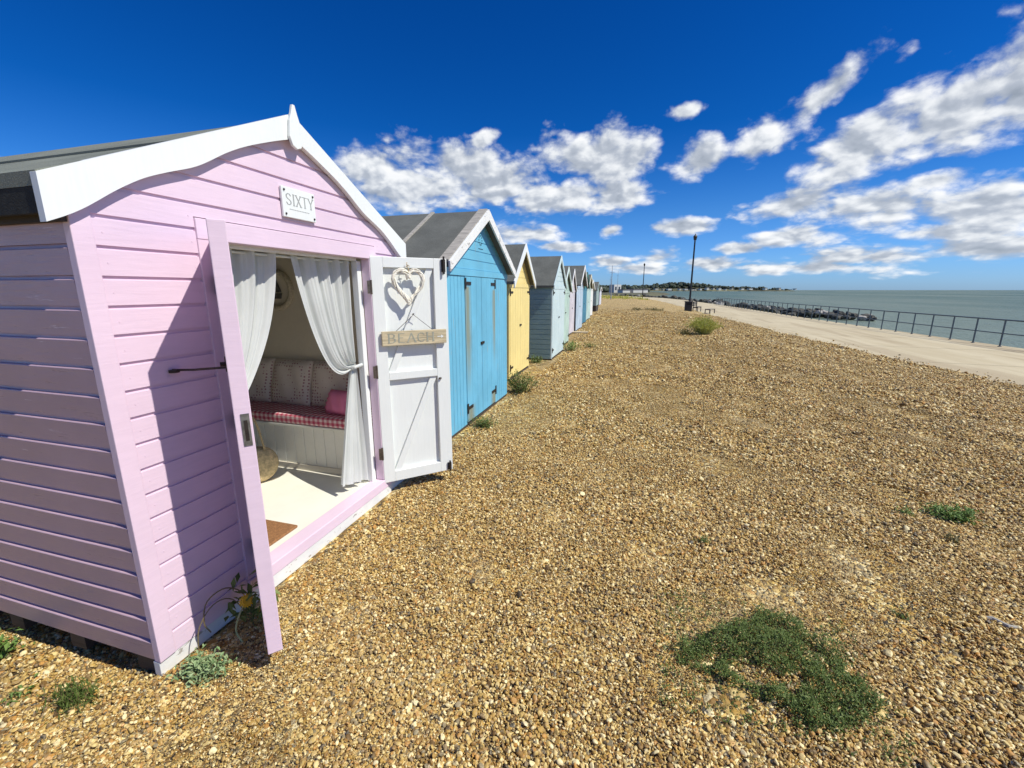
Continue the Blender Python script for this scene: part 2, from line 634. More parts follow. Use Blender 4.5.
def concrete():
    m, t, b = principled('sandy concrete')
    co = t.n('ShaderNodeTexCoord').outputs['Object']
    mp = t.n('ShaderNodeMapping')
    t.put(mp.inputs[0], co)
    mp.inputs['Scale'].default_value = (1.0, 0.10, 1)
    mp.inputs['Rotation'].default_value = (0, 0, R(-6))
    streak = t.noise(mp.outputs[0], 1.5, 6, 0.65)
    fine = t.noise(co, 40, 5, 0.7)
    c = t.mix(t.smooth(streak, 0.35, 0.68), (0.50, 0.42, 0.26), (0.58, 0.50, 0.325))
    c = t.mix(t.smooth(fine, 0.4, 0.8, 0, 0.35), c, (0.36, 0.27, 0.15))
    pat = t.noise(co, 0.5, 6, 0.7)
    c = t.mix(t.smooth(pat, 0.54, 0.7, 0, 0.5), c, (0.38, 0.29, 0.16))
    track = t.noise(mp.outputs[0], 0.62, 4, 0.6)
    c = t.mix(t.smooth(track, 0.56, 0.64, 0, 0.5), c, (0.34, 0.26, 0.15))
    sp = t.n('ShaderNodeSeparateXYZ')
    t.put(sp.inputs[0], co)
    fr = t.math('FRACT', t.math('DIVIDE', t.math('ADD', sp.outputs[1], t.math('MULTIPLY', sp.outputs[0], 0.14)), 4.2))
    c = t.mix(t.math('MULTIPLY', t.math('LESS_THAN', fr, 0.014), 0.75), c, (0.12, 0.09, 0.05))
    t.put(b.inputs['Base Color'], c)
    b.inputs['Roughness'].default_value = 0.85
    bump(t, b, fine, 0.3, 0.01)
    return m


M['concrete'] = concrete()


def sea_mat():
    m, t, b = principled('estuary sea')
    co = t.n('ShaderNodeTexCoord').outputs['Object']
    mp = t.n('ShaderNodeMapping')
    t.put(mp.inputs[0], co)
    mp.inputs['Scale'].default_value = (0.012, 0.0035, 1)
    mp.inputs['Rotation'].default_value = (0, 0, R(35))
    band = t.noise(mp.outputs[0], 1.0, 4, 0.6)
    c = t.mix(t.smooth(band, 0.35, 0.65), (0.075, 0.132, 0.100), (0.170, 0.212, 0.165))
    t.put(b.inputs['Base Color'], c)
    b.inputs['Roughness'].default_value = 0.42
    b.inputs['IOR'].default_value = 1.2
    w1 = t.noise(co, 0.35, 5, 0.6, 0.3)
    w2 = t.noise(co, 2.2, 4, 0.6, 0.2)
    bump(t, b, t.math('ADD', t.math('MULTIPLY', w1, 1.0), t.math('MULTIPLY', w2, 0.35)), 0.9, 0.7)
    return m


M['sea'] = sea_mat()

# ------------------------------------------------------------------ ground
EDGE = [(-40, 15.5), (0, 10.1), (12.3, 8.43), (15.4, 8.02), (21, 7.3), (28, 6.8), (39.6, 6.1), (56, 5.6), (74, 4.7), (99, 3.2), (123, 0.1), (150, -8.0), (190, -24.0)]
EY = [p[0] for p in EDGE]
EX = [p[1] for p in EDGE]
PATH_W = 6.1
PATH_Z = -0.5
SEA_Z = -2.0


def edge_x(y):
    return np.interp(y, EY, EX)


def ground_z(x, y):
    t = np.clip((np.asarray(x, float) - (edge_x(y) - 5.2)) / 5.2, 0, 1)
    z = PATH_Z * t
    x = np.asarray(x, float)
    y = np.asarray(y, float)
    far = np.clip((np.hypot(x, y) - 2) / 6, 0, 1)
    foot = (0.012 * np.sin(5.1 * x + 2.3 * y) * np.sin(4.3 * y - 1.9 * x + 1) + 0.010 * np.sin(8.3 * x - 3.1 * y + 2) * np.sin(6.7 * y + 2.2 * x)) * np.clip((x + 1.75) / 0.4, 0, 1) * np.clip((28 - y) / 10, 0, 1)
    und = 0.02 * np.sin(x * 1.7 + y * 0.6) * np.sin(y * 1.1 - x * 0.5) + 0.015 * np.sin(x * 3.1 + 1.3) * np.sin(y * 2.7 + x)
    z = z - 0.075 * np.clip((-1.80 - x) / 0.35, 0, 1) * np.clip((2.2 - y) / 0.5, 0, 1)
    return z + und * far * np.clip((x + 1.9) / 1.5, 0, 1) - 0.012 + foot


ys = np.concatenate([np.arange(-12, 16, 0.25), np.arange(16, 60, 1.0), np.arange(60, 191, 4.0)])
ts = np.concatenate([-np.geomspace(300, 20, 8), np.arange(-14, -3, 0.6), np.arange(-3, 0.0, 0.2)])
nv = len(ts) + 34
verts = []
for y in ys:
    ex = float(edge_x(y)) + 0.05 * math.sin(y * 2.3) + 0.04 * math.sin(y * 5.1 + 1)
    xs = np.concatenate([ts, np.linspace(0.0, ex, 34)]) if ex > 1 else np.concatenate([ts + min(0, ex) - 1, np.linspace(min(0, ex) - 1, ex, 34)])
    zs = ground_z(xs, np.full_like(xs, y))
    verts += [(x, y, z) for x, z in zip(xs, zs)]
faces = [(j * nv + i, j * nv + i + 1, (j + 1) * nv + i + 1, (j + 1) * nv + i) for j in range(len(ys) - 1) for i in range(nv - 1)]
structure(raw('shingle_beach', verts, faces, M['shingle'], smooth=True))

# promenade: concrete deck with a sea wall
verts, faces = [], []
py = np.concatenate([np.arange(-40, 60, 2.0), np.arange(60, 191, 4.0)])
for y in py:
    ex = float(edge_x(y))
    for (ox, oz) in ((-0.7, -0.06), (-0.12, -0.004), (PATH_W - 0.3, 0.0), (PATH_W, 0.02), (PATH_W + 0.02, -3.5)):
        verts.append((ex + ox, y, PATH_Z + oz))
for j in range(len(py) - 1):
    for i in range(4):
        faces.append((j * 5 + i, j * 5 + i + 1, (j + 1) * 5 + i + 1, (j + 1) * 5 + i))
structure(raw('promenade', verts, faces, M['concrete']))

# sea
yy = [-6000, -600, -40, 0, 21, 56, 99, 150, 190, 260, 400, 700, 1500, 4000, 20000]
verts, faces = [], []
for y in yy:
    x0 = float(edge_x(y)) + PATH_W - 1.0 if y <= 150 else {190: -60, 260: -90, 400: -150, 700: -300, 1500: -900, 4000: -3000, 20000: -20000}[y]
    for x in (x0, x0 + 60, x0 + 400, max(3000, x0 + 3000), 30000):
        verts.append((x, y, SEA_Z))
for j in range(len(yy) - 1):
    for i in range(4):
        faces.append((j * 5 + i, j * 5 + i + 1, (j + 1) * 5 + i + 1, (j + 1) * 5 + i))
structure(raw('sea', verts, faces, M['sea']))

# ------------------------------------------------------------------ loose pebbles
def make_pebbles():
    rng = np.random.default_rng(7)
    kinds = bpy.data.collections.new('pebble_kinds')
    import bmesh
    for k in range(8):
        bm = bmesh.new()
        bmesh.ops.create_icosphere(bm, subdivisions=2, radius=1.0)
        sx, sy, sz = 1.0, rng.uniform(0.62, 0.95), rng.uniform(0.34, 0.58)
        off = Vector(rng.uniform(-50, 50, 3))
        for v in bm.verts:
            n = mnoise.noise(v.co * 0.9 + off) * 0.55 + mnoise.noise(v.co * 2.1 + off) * 0.25
            c = v.co * (1.0 + n)
            v.co = Vector((c.x * sx, c.y * sy, c.z * sz))
        me = bpy.data.meshes.new('pebble')
        bm.to_mesh(me)
        bm.free()
        me.materials.append(M['pebble'])
        me.polygons.foreach_set('use_smooth', [k % 2 == 0] * len(me.polygons))
        kinds.objects.link(bpy.data.objects.new('pebble', me))
    P, Rt, Sc, Ix = [], [], [], []
    for (r0, r1, dens, mean) in ((0.6, 2.6, 25000, 0.0045), (2.6, 4.5, 16500, 0.0052), (4.5, 8.0, 7000, 0.0070), (8.0, 15.0, 2000, 0.0105), (15.0, 40.0, 230, 0.0165)):
        amax = 64 if r0 < 4 else 50
        area = 0.5 * (r1 * r1 - r0 * r0) * (R(amax) + R(76))
        n = int(area * dens)
        rr = np.sqrt(rng.uniform(r0 * r0, r1 * r1, n))
        aa = rng.uniform(R(-76), R(amax), n)
        x, y = rr * np.sin(aa), rr * np.cos(aa)
        keep = (x < edge_x(y) - 0.02) & ((x > np.interp(y, [0, 11.8, 14, 16, 20, 27, 34, 48], [-1.80, -1.80, -1.98, -2.26, -2.42, -2.80, -3.05, -4.0])) | ((y < 1.13) & (x > -4.0)))
        keep &= rng.uniform(0, 1, n) < np.clip((40.0 - rr) / 14.0, 0, 1)
        keep |= (x < edge_x(y) + rng.exponential(0.18, n)) & (x > 3) & (rng.uniform(0, 1, n) < 0.25)
        x, y = x[keep], y[keep]
        n = len(x)
        s = np.clip(mean * np.exp(rng.normal(0, 0.42, n)), 0.0024, mean * 2.6)
        big = rng.uniform(0, 1, n) < 0.008
        s[big] *= 1.7
        # drifts of finer grit
        g = np.array([mnoise.noise(Vector((a * 1.1, b * 1.1, 3.0))) for a, b in zip(x, y)])
        s *= np.where(g > 0.22, 0.62, np.where(g < -0.25, 1.12, 1.0))
        z = np.where(x > edge_x(y), PATH_Z, ground_z(x, y)) + s * 0.25 + rng.uniform(0, 1, n) ** 1.5 * (0.008 + s * 0.5) - 0.002
        P.append(np.stack([x, y, z], 1))
        Rt.append(np.stack([rng.normal(0, 0.55, n), rng.normal(0, 0.55, n), rng.uniform(0, 6.283, n)], 1))
        Sc.append(s)
        Ix.append(rng.integers(0, 8, n))
    P, Rt, Sc, Ix = map(np.concatenate, (P, Rt, Sc, Ix))
    me = bpy.data.meshes.new('loose_pebbles')
    me.vertices.add(len(P))
    me.vertices.foreach_set('co', P.astype(np.float32).ravel())
    me.attributes.new('rot', 'FLOAT_VECTOR', 'POINT').data.foreach_set('vector', Rt.astype(np.float32).ravel())
    me.attributes.new('size', 'FLOAT', 'POINT').data.foreach_set('value', Sc.astype(np.float32))
    me.attributes.new('pick', 'INT', 'POINT').data.foreach_set('value', Ix.astype(np.int32))
    o = bpy.data.objects.new('loose_pebbles', me)
    COL.objects.link(o)
    o['kind'] = 'stuff'
    tag(o, 'honey brown and cream flint pebbles covering the beach', 'pebbles')
    g = bpy.data.node_groups.new('pebble_scatter', 'GeometryNodeTree')
    g.interface.new_socket('Geometry', in_out='INPUT', socket_type='NodeSocketGeometry')
    g.interface.new_socket('Geometry', in_out='OUTPUT', socket_type='NodeSocketGeometry')
    gi, go = g.nodes.new('NodeGroupInput'), g.nodes.new('NodeGroupOutput')
    ip = g.nodes.new('GeometryNodeInstanceOnPoints')
    ci = g.nodes.new('GeometryNodeCollectionInfo')
    ci.inputs['Collection'].default_value = kinds
    ci.inputs['Separate Children'].default_value = True
    ci.inputs['Reset Children'].default_value = True

    def attr(nm, ty):
        a = g.nodes.new('GeometryNodeInputNamedAttribute')
        a.data_type = ty
        a.inputs['Name'].default_value = nm
        return a.outputs['Attribute']
    L = g.links.new
    L(gi.outputs[0], ip.inputs['Points'])
    L(ci.outputs[0], ip.inputs['Instance'])
    ip.inputs['Pick Instance'].default_value = True
    L(attr('pick', 'INT'), ip.inputs['Instance Index'])
    L(attr('rot', 'FLOAT_VECTOR'), ip.inputs['Rotation'])
    L(attr('size', 'FLOAT'), ip.inputs['Scale'])
    L(ip.outputs[0], go.inputs[0])
    md = o.modifiers.new('scatter', 'NODES')
    md.node_group = g


make_pebbles()

# ------------------------------------------------------------------ far shore
def far_shore():
    grass = plain('far scrub and turf', (0.10, 0.095, 0.045), 0.9, 0, 0.4, 0.05)
    # low land behind the end of the promenade, running on to the headland
    coast = [(-24, 185), (-10, 215), (2, 260), (14, 330), (22, 420), (20, 520), (-20, 700), (-60, 1000), (-40, 1250), (20, 1400)]
    v, f = [], []
    for i, (x, y) in enumerate(coast):
        for (ox, z) in ((6, SEA_Z - 0.5), (0, -0.8), (-8, -0.3), (-900, 1.0)):
            v.append((x + ox, y, z))
    for i in range(len(coast) - 1):
        for k in range(3):
            f.append((i * 4 + k, i * 4 + k + 1, (i + 1) * 4 + k + 1, (i + 1) * 4 + k))
    structure(raw('far_land', v, f, grass))
    # the headland: a long low rise along the horizon
    head = plain('headland slope', (0.11, 0.11, 0.06), 0.9, 0, 0.5, 0.01)
    rng = random.Random(4)
    v, f = [], []
    n = 60
    prof = []
    for i in range(n):
        t = i / (n - 1)
        x = -420 + t * 850
        y = 1500 - 60 * math.sin(t * 2.2)
        h = 8 + 3 * math.sin(t * 5 + 0.5) + 7 * math.exp(-((t - 0.66) / 0.10) ** 2)
        h *= min(1, (1 - t) / 0.22 + 0.18)
        prof.append((x, y, h))
        for (oy, z) in ((-6, SEA_Z - 1), (0, SEA_Z + 1.0), (14, h * 0.45), (70, h), (220, h * 1.05), (500, SEA_Z - 1)):
            v.append((x, y + oy, z))
    for i in range(n - 1):
        for k in range(5):
            f.append((i * 6 + k, (i + 1) * 6 + k, (i + 1) * 6 + k + 1, i * 6 + k + 1))
    structure(raw('headland', v, f, head))
    # woods on it, one mass
    leaf = leaf_mat('distant wood', (0.022, 0.034, 0.016), (0.05, 0.065, 0.03), 0.0)
    mb = MB()
    for i in range(620):
        t = rng.random() ** 0.9
        x, y, h = prof[min(n - 1, int(t * n))]
        x += rng.uniform(-12, 12)
        s = rng.uniform(3.5, 8.5) * (1.25 if 0.55 < t < 0.72 else 0.85) * min(1, (1 - t) / 0.2 + 0.35)
        oy = rng.uniform(10, 160)
        zb = h * min(1.0, 0.3 + oy / 90)
        for q in range(5):
            cx, cy, cz = x + rng.uniform(-s, s) * 0.9, y + oy + rng.uniform(-s, s), zb + s * rng.uniform(0.3, 1.05)
            rr = s * rng.uniform(0.35, 0.62)
            mb.lathe([(rr * 0.5, -rr * 0.8), (rr * 1.05, -rr * 0.2), (rr * 0.9, rr * 0.35), (rr * 0.4, rr * 0.85)], (cx, cy, cz), 6)
    o = mb.build('wood', leaf)
    o['kind'] = 'stuff'
    tag(o, 'dark green wooded skyline along the headland across the bay', 'woodland')
    # nearer trees behind the town strip, one mass
    mb = MB()
    for i in range(300):
        y = rng.uniform(330, 640)
        xc = np.interp(y, [330, 420, 520, 640], [10, 18, 16, -2])
        x = xc - 12 - rng.random() * 130
        s = rng.uniform(2.2, 4.2)
        for q in range(4):
            rr = s * rng.uniform(0.4, 0.65)
            mb.lathe([(rr * 0.5, -rr * 0.8), (rr * 1.05, -rr * 0.2), (rr * 0.9, rr * 0.35), (rr * 0.4, rr * 0.85)],
                     (x + rng.uniform(-s, s), y + rng.uniform(-s, s), 0.2 + s * rng.uniform(0.2, 0.8)), 6)
    o = mb.build('scrub', leaf)
    o['kind'] = 'stuff'
    tag(o, 'dark line of trees and scrub behind the far end of the beach', 'woodland')
    wallw = plain('pale render', (0.66, 0.64, 0.58), 0.8, 0, 0.08, 0.2)
    wallb = plain('brick far', (0.34, 0.22, 0.16), 0.85, 0, 0.15, 0.3)
    roofr = plain('slate far', (0.12, 0.11, 0.11), 0.8, 0, 0.2, 0.3)
    glass = plain('dark window', (0.05, 0.06, 0.07), 0.2)

    def house(name, label, x, y, z, wx, dy, h, rh, wm, n, cat='house', group='buildings on the far shore', turn=38):
        b = thing(name, label, cat, (x, y, z), R(turn), group)
        MB().box(-wx / 2, wx / 2, 0, dy, 0, h).build('wall', wm, b)
        if rh > 0:
            MB().prism([(-wx / 2 - .2, h), (wx / 2 + .2, h), (wx / 2 - rh * 0.6, h + rh), (-wx / 2 + rh * 0.6, h + rh)], 'xz', -0.2, dy + .2).build('roof', roofr, b)
        for k in range(n):
            xx = -wx / 2 + (k + 0.5) * wx / n
            MB().box(xx - wx / n * 0.22, xx + wx / n * 0.22, -0.05, 0.02, h * 0.35, h * 0.75).build('window', glass, b)
        return b
    house('apartment_block', 'square pale block rising above the scrub beside the hut row', -15.5, 325, -0.6, 6.0, 6, 6.0, 0, wallw, 2, 'building')
    house('long_shed', 'long low white building under the thin mast', 0.5, 322, -0.9, 12.5, 7, 2.6, 0.7, wallw, 0, 'building')
    house('long_shed', 'small low white building left of the long one', -9.0, 316, -0.9, 6, 6, 2.4, 0.6, wallw, 0, 'building')
    spots = [(70, 1447, 3, 10, 6), (135, 1449, 3, 14, 6), (176, 1447, 3, 9, 6), (212, 1449, 4, 10, 6), (245, 1447, 3, 9, 6), (290, 1449, 4, 12, 6), (50, 1448, 3, 15, 7), (88, 1450, 2.5, 22, 6), (118, 1450, 3, 12, 8), (158, 1446, 2, 26, 5.5), (196, 1452, 4, 12, 8), (228, 1446, 3, 16, 6.5),
             (262, 1448, 5, 12, 6.5), (312, 1450, 4, 15, 6), (352, 1452, 4, 11, 6.5), (388, 1455, 4, 13, 6), (430, 1458, 4, 10, 5), (20, 1446, 3, 18, 6), (-30, 1446, 3, 22, 6.5)]
    for i, (x, y, z, wx, h) in enumerate(spots):
        house('seafront_house', 'tiny pale building on the wooded headland across the bay', x, y - 40 + 22, z - 2, wx * (0.55 + 0.12 * (i * 7 % 4)), 9, h * (0.5 + 0.1 * (i * 5 % 4)), h * 0.22, wallw if i % 3 else plain('stone far', (0.5, 0.45, 0.36), 0.8), 3, 'house', 'houses on the headland')


far_shore()

# rocks of the groyne
def rocks():
    import bmesh
    rng = random.Random(11)
    mat = plain('dark armour rock', (0.075, 0.072, 0.058), 0.85, 0, 0.6, 1.3, 0.6)
    matl = plain('pale armour rock', (0.34, 0.32, 0.28), 0.85, 0, 0.3, 1.3, 0.6)
    protos = []
    for k in range(6):
        bm = bmesh.new()
        bmesh.ops.create_icosphere(bm, subdivisions=2, radius=1.0)
        off = Vector((k * 7.3, 3.1, k))
        for v in bm.verts:
            q = v.co.copy()
            q = Vector([max(-0.72, min(0.72, c)) for c in q])
            v.co = q * (1 + 0.45 * mnoise.noise(q * 1.4 + off))
            v.co.z *= 0.75
        me = bpy.data.meshes.new('groyne_rock')
        bm.to_mesh(me)
        bm.free()
        me.materials.append(matl if k == 5 else mat)
        protos.append(me)
    spots = []
    for i in range(150):
        y = rng.uniform(58, 170)
        ex = float(edge_x(y)) + PATH_W
        u = rng.random()
        spots.append((ex + 0.8 + u * 6.5, y, -0.55 - u * 1.2 + rng.uniform(-0.1, 0.5), rng.uniform(0.35, 0.85) * (1.0 + max(0, y - 90) / 160)))
    for i in range(140):
        t = rng.random()
        x = 17.5 + t * 8.7 + rng.uniform(-1.5, 1.5)
        y = 76 - t * 13 + rng.uniform(-3.5, 3.5)
        spots.append((x, y, -1.75 + rng.uniform(0, 0.85) * (1 - 0.55 * t), rng.uniform(0.32, 0.7)))
    for i, (x, y, z, s) in enumerate(spots):
        o = bpy.data.objects.new('groyne_rock', protos[5] if rng.random() < 0.10 else protos[rng.randrange(5)])
        COL.objects.link(o)
        o.location = (x, y, z)
        o.scale = (s, s * rng.uniform(0.7, 1), s * rng.uniform(0.7, 1.0))
        o.rotation_euler = (rng.uniform(-.4, .4), rng.uniform(-.4, .4), rng.uniform(0, 6.28))
        tag(o, 'angular sea defence rock in the heap beyond the promenade railing', 'rock', 'armour rocks of the groyne')


rocks()

# ------------------------------------------------------------------ promenade furniture
def railing():
    mat = plain('blue grey rail paint', (0.10, 0.13, 0.15), 0.5, 0.3, 0.2, 20)
    pts = [float(edge_x(y)) + PATH_W - 0.22 for y in np.arange(0, 80, 1.22)]
    yl = list(np.arange(0, 80, 1.22))
    yl = [y for y in yl if 14 <= y <= 70]
    r = thing('promenade_railing', 'blue grey two rail railing along the sea side of the promenade', 'railing', (float(edge_x(21)) + PATH_W - 0.22, 21.1, PATH_Z))
    ox, oy = r.location.x, r.location.y
    P = [(float(edge_x(y)) + PATH_W - 0.22 - ox, y - oy) for y in yl]
    for (x, y) in P:
        MB().tube([(x, y, 0), (x, y, 1.02)], 0.028, 8).lathe([(0.06, 0), (0.06, 0.02), (0.03, 0.03)], (x, y, 0), 10).build('post', mat, r)
    for z in (1.0, 0.5):
        MB().tube([(x, y, z) for x, y in P], 0.026 if z > 0.6 else 0.02, 8).build('rail', mat, r)


railing()


def lamp_post(label, x, y, h, z):
    mat = plain('black lamp paint', (0.02, 0.021, 0.023), 0.45, 0.2)
    o = thing('lamp_post', label, 'lamp post', (x, y, z), 0, 'lamp posts along the promenade')
    MB().lathe([(0.14, 0), (0.14, 0.15), (0.115, 0.2), (0.105, 1.0), (0.12, 1.05), (0.095, 1.15), (0.072, h - 0.75), (0.09, h - 0.72), (0.05, h - 0.66)], n=14).build('post', mat, o, smooth=False)
    MB().lathe([(0.05, h - 0.66), (0.13, h - 0.62), (0.19, h - 0.3), (0.2, h - 0.28), (0.05, h - 0.1), (0.02, h)], n=8).build('lantern', mat, o)
    return o


lamp_post('nearer tall black lamp post with a lantern top beside a bench', 5.0, 48.5, 7.55, float(ground_z(5.0, 48.5)) - 0.02)
lamp_post('farther slim black lamp post above the low white building', 0.6, 100.0, 7.6, -0.3)


def mast(label, x, y, h):
    mat = plain('grey mast paint', (0.30, 0.32, 0.34), 0.5)
    o = thing('mast', label, 'mast', (x, y, -0.4), 0, 'thin masts behind the hut row')
    MB().tube([(0, 0, 0), (0, 0, h)], [0.09, 0.04], 8).build('pole', mat, o)
    MB().tube([(-0.5, 0, h * 0.8), (0.5, 0, h * 0.8)], 0.03, 6).build('crossbar', mat, o)


mast('thin pale mast rising just past the last hut', -4.9, 80, 6.2)
mast('short thin mast between the huts and the lamp post', -8.2, 170, 9.0)
mast('second short thin mast above the scrub', -11.5, 180, 7.5)


def bench(label, x, y, rz, back):
    mat = plain('black bench iron', (0.03, 0.03, 0.032), 0.5)
    matw = plain('weathered bench slat', (0.30, 0.26, 0.20), 0.7) if not back else mat
    z = float(ground_z(x, y))
    o = thing('bench', label, 'bench', (x, y, z), rz, 'benches by the lamp post')
    m = MB()
    for k in range(4):
        m.box(-0.75, 0.75, -0.22 + k * 0.12, -0.13 + k * 0.12, 0.42, 0.46)
    m.build('seat', matw, o)
    if back:
        m = MB()
        for k in range(3):
            m.box(-0.75, 0.75, 0.27, 0.30, 0.55 + k * 0.14, 0.65 + k * 0.14)
        m.build('backrest', mat, o)
    for sx in (-0.65, 0.65):
        MB().box(sx - 0.03, sx + 0.03, -0.22, -0.16, -0.03, 0.42).box(sx - 0.03, sx + 0.03, 0.2, 0.26, -0.03, 0.95 if back else 0.42).box(sx - 0.03, sx + 0.03, -0.22, 0.26, 0.36, 0.42).build('leg', mat, o)


bench('dark bench with a backrest at the foot of the lamp post', 5.55, 46.6, R(70), True)
bench('small backless bench right of the dark bench', 6.3, 43.5, R(65), False)
zb = float(ground_z(4.55, 45.0))
b = thing('litter_bin', 'black box litter bin left of the lamp post', 'litter bin', (4.55, 45.0, zb))
MB().box(-0.32, 0.32, -0.28, 0.28, -0.03, 0.85).build('body', plain('black bin', (0.02, 0.02, 0.022), 0.5), b, 0.02)
MB().box(-0.36, 0.36, -0.32, 0.32, 0.85, 0.93).build('lid', plain('black bin lid', (0.03, 0.03, 0.032), 0.5), b, 0.02)
MB().box(-0.2, 0.2, -0.295, -0.281, 0.6, 0.74).build('slot', plain('bin slot', (0.005, 0.005, 0.005), 0.8), b)

# ------------------------------------------------------------------ hut parts
def boards(mb, lo, hi, z0, z1, pitch, phase, t=0.02, groove=0.016, rec=0.009, plane='yz', sign=1):
    """shiplap: flat boards with a shallow rebate along the top edge of each. lo(z), hi(z) give the ends.
    The outer face lies at 0 and the rebate rec behind it; plane 'yz' faces +x, 'xz' faces -y (sign=-1)"""
    k0 = math.floor((z0 - phase) / pitch)
    z = phase + k0 * pitch
    while z < z1 - 1e-4:
        a, b = max(z, z0), min(z + pitch - groove, z1)
        c = min(z + pitch, z1)
        for (p, q, d) in ((a, b, 0.0), (max(b, z0), c, rec)):
            if q - p < 0.002:
                continue
            l0, h0, l1, h1 = lo(p), hi(p), lo(q), hi(q)
            if h0 - l0 < 0.004:
                continue
            if h1 < l1:
                l1 = h1 = (l1 + h1) / 2
            mb.prism([(l0, p), (h0, p), (h1, q), (l1, q)], plane, -t * sign, -d * sign)
        z += pitch
    return mb


def pink_hut():
    W, D = 2.13, 2.42
    h = thing('beach_hut', 'nearest beach hut, pink shiplap with white bargeboards and open doors', 'beach hut', (-1.866, 1.054, 0.0), 0, 'row of beach huts')
    cy = 1.052
    ru = lambda y: 1.968 + 0.455 * (1.125 - abs(y - cy))   # top of the roof at y
    und = lambda y: ru(y) - 0.045
    yl = lambda z: max(0.066, cy - (1.125 - (z - 1.925) / 0.455))
    yr = lambda z: min(W - 0.066, cy + (1.125 - (z - 1.925) / 0.455))
    top = und(cy)
    PH, PT = 0.156, 0.1068
    # front
    m = MB()
    boards(m, yl, lambda z: 0.446, 0.05, 1.91, PT, PH)
    boards(m, lambda z: 1.790, yr, 0.05, 1.91, PT, PH)
    boards(m, yl, yr, 1.91, top, PT, PH)
    for k in range(17):
        for y in (0.095, 0.425, 1.83, W - 0.10):
            z = PH + PT * k + 0.045
            if yl(z) < y < yr(z):
                m.prism([(y + 0.0032 * math.cos(a), z + 0.0032 * math.sin(a)) for a in np.linspace(0, 5.236, 6)], 'yz', -0.002, 0.0012)
    m.build('front_wall', M['pink'], h)
    MB().box(-0.03, 0.006, 0.0, 0.066, 0.05, und(0.066) - 0.02).build('corner_trim', M['pink'], h, 0.003)
    MB().box(-0.03, 0.006, W - 0.066, W, 0.05, und(0.066) - 0.02).build('corner_trim', M['pink'], h, 0.003)
    # door frame
    m = MB()
    m.box(-0.06, 0.008, 0.446, 0.50, 0.13, 1.817)
    m.box(-0.06, 0.008, 1.704, 1.790, 0.13, 1.817)
    m.box(-0.06, 0.010, 0.446, 1.790, 1.817, 1.905)
    m.build('door_frame', M['pink'], h, 0.003)
    m = MB()
    m.box(-0.11, -0.062, 0.475, 0.503, 0.125, 1.80)
    m.box(-0.11, -0.062, 1.656, 1.703, 0.125, 1.80)
    m.box(-0.11, -0.062, 0.503, 1.656, 1.80, 1.86)
    m.build('frame_lining', M['white'], h, 0.003)
    MB().box(-0.09, 0.016, 0.446, 1.790, 0.055, 0.126).build('threshold', M['pink'], h, 0.004)
    MB().box(-0.04, -0.004, 0.0, 0.446, -0.02, 0.047).box(-0.04, -0.004, 1.790, W, -0.02, 0.047).box(-0.04, 0.012, 0.446, 1.790, -0.02, 0.053).build('base_board', M['white_old'], h, 0.002)
    # sides and back
    m = MB()
    z = 0.05
    while z < und(0.0) - 0.01:
        q = min(z + (PT if z > 0.06 else PH - 0.05), und(0.0))
        m.prism([(0.024, z), (0.006, z), (0.0, q - 0.017), (0.002, q - 0.014), (0.013, q - 0.0125), (0.015, q - 0.0005), (0.024, q - 0.0005)], 'yz', -D, -0.032)
        z = q
    m.build('side_wall', M['pink_shaded'], h)
    MB().box(-D, -0.032, W - 0.02, W, 0.05, und(0)).build('side_wall', M['pink_shaded'], h)
    MB().prism([(0, 0.05), (W, 0.05), (W, und(0)), (cy, top), (0, und(0))], 'yz', -D, -D + 0.02).build('back_wall', M['pink_shaded'], h)
    # interior lining
    m = MB()
    m.box(-D + 0.03, -0.115, 0.03, 0.045, 0.12, und(0.0) - 0.04)
    m.box(-D + 0.03, -0.115, W - 0.045, W - 0.03, 0.12, und(0.0) - 0.04)
    m.prism([(0.03, 0.12), (W - 0.03, 0.12), (W - 0.03, und(0) - 0.05), (cy, top - 0.03), (0.03, und(0) - 0.05)], 'yz', -D + 0.025, -D + 0.04)
    m.prism([(0.03, 1.86), (W - 0.03, 1.86), (W - 0.03, und(0) - 0.05), (cy, top - 0.03), (0.03, und(0) - 0.05)], 'yz', -0.11, -0.10)
    m.build('inner_lining', M['cream'], h)
    MB().box(-D + 0.03, -0.09, 0.03, W - 0.03, 0.06, 0.12).build('floor', plain('pale vinyl floor', (0.82, 0.79, 0.68), 0.4, 0, 0.05, 3), h)
    m = MB()
    for k in range(6):
        x = -0.12 - k * 0.44
        m.box(x - 0.05, x + 0.05, 0.02, W - 0.02, -0.04, 0.05)
    m.build('bearer', M['bearer'], h)
    # roof
    m = MB()
    e = 1.125
    for s in (-1, 1):
        m.prism([(cy, und(cy)), (cy + s * e, und(cy + e)), (cy + s * e, ru(cy + e)), (cy, ru(cy))], 'yz', -D - 0.05, 0.028)
    # felt laps: a thin upper sheet
    for s in (-1, 1):
        y1, y2 = cy + s * 0.02, cy + s * 0.62
        m.prism([(y1, ru(y1) + 0.001), (y2, ru(y2) + 0.001), (y2, ru(y2) + 0.010), (y1, ru(y1) + 0.012)], 'yz', -D - 0.048, 0.027)
    m.build('roof', M['felt'], h)
    for (a, b_) in ((cy - e + 0.001, cy - e + 0.02), (cy + e - 0.02, cy + e - 0.001)):
        MB().box(-D - 0.05, 0.026, a, b_, 1.842, und(cy - e) - 0.001).build('eave_felt', M['felt_edge'], h)
    MB().box(-D, 0.0, 0.0 - 0.022, -0.002, 1.825, 1.85).build('soffit_strip', M['bearer'], h)
    # wavy bargeboards
    kd = [0, .06, .13, .20, .31, .42, .52, .60, .67, .77, .87, 1.0, 1.10]
    kw = [.148, .151, .140, .119, .102, .108, .119, .110, .097, .092, .097, .108, .122]
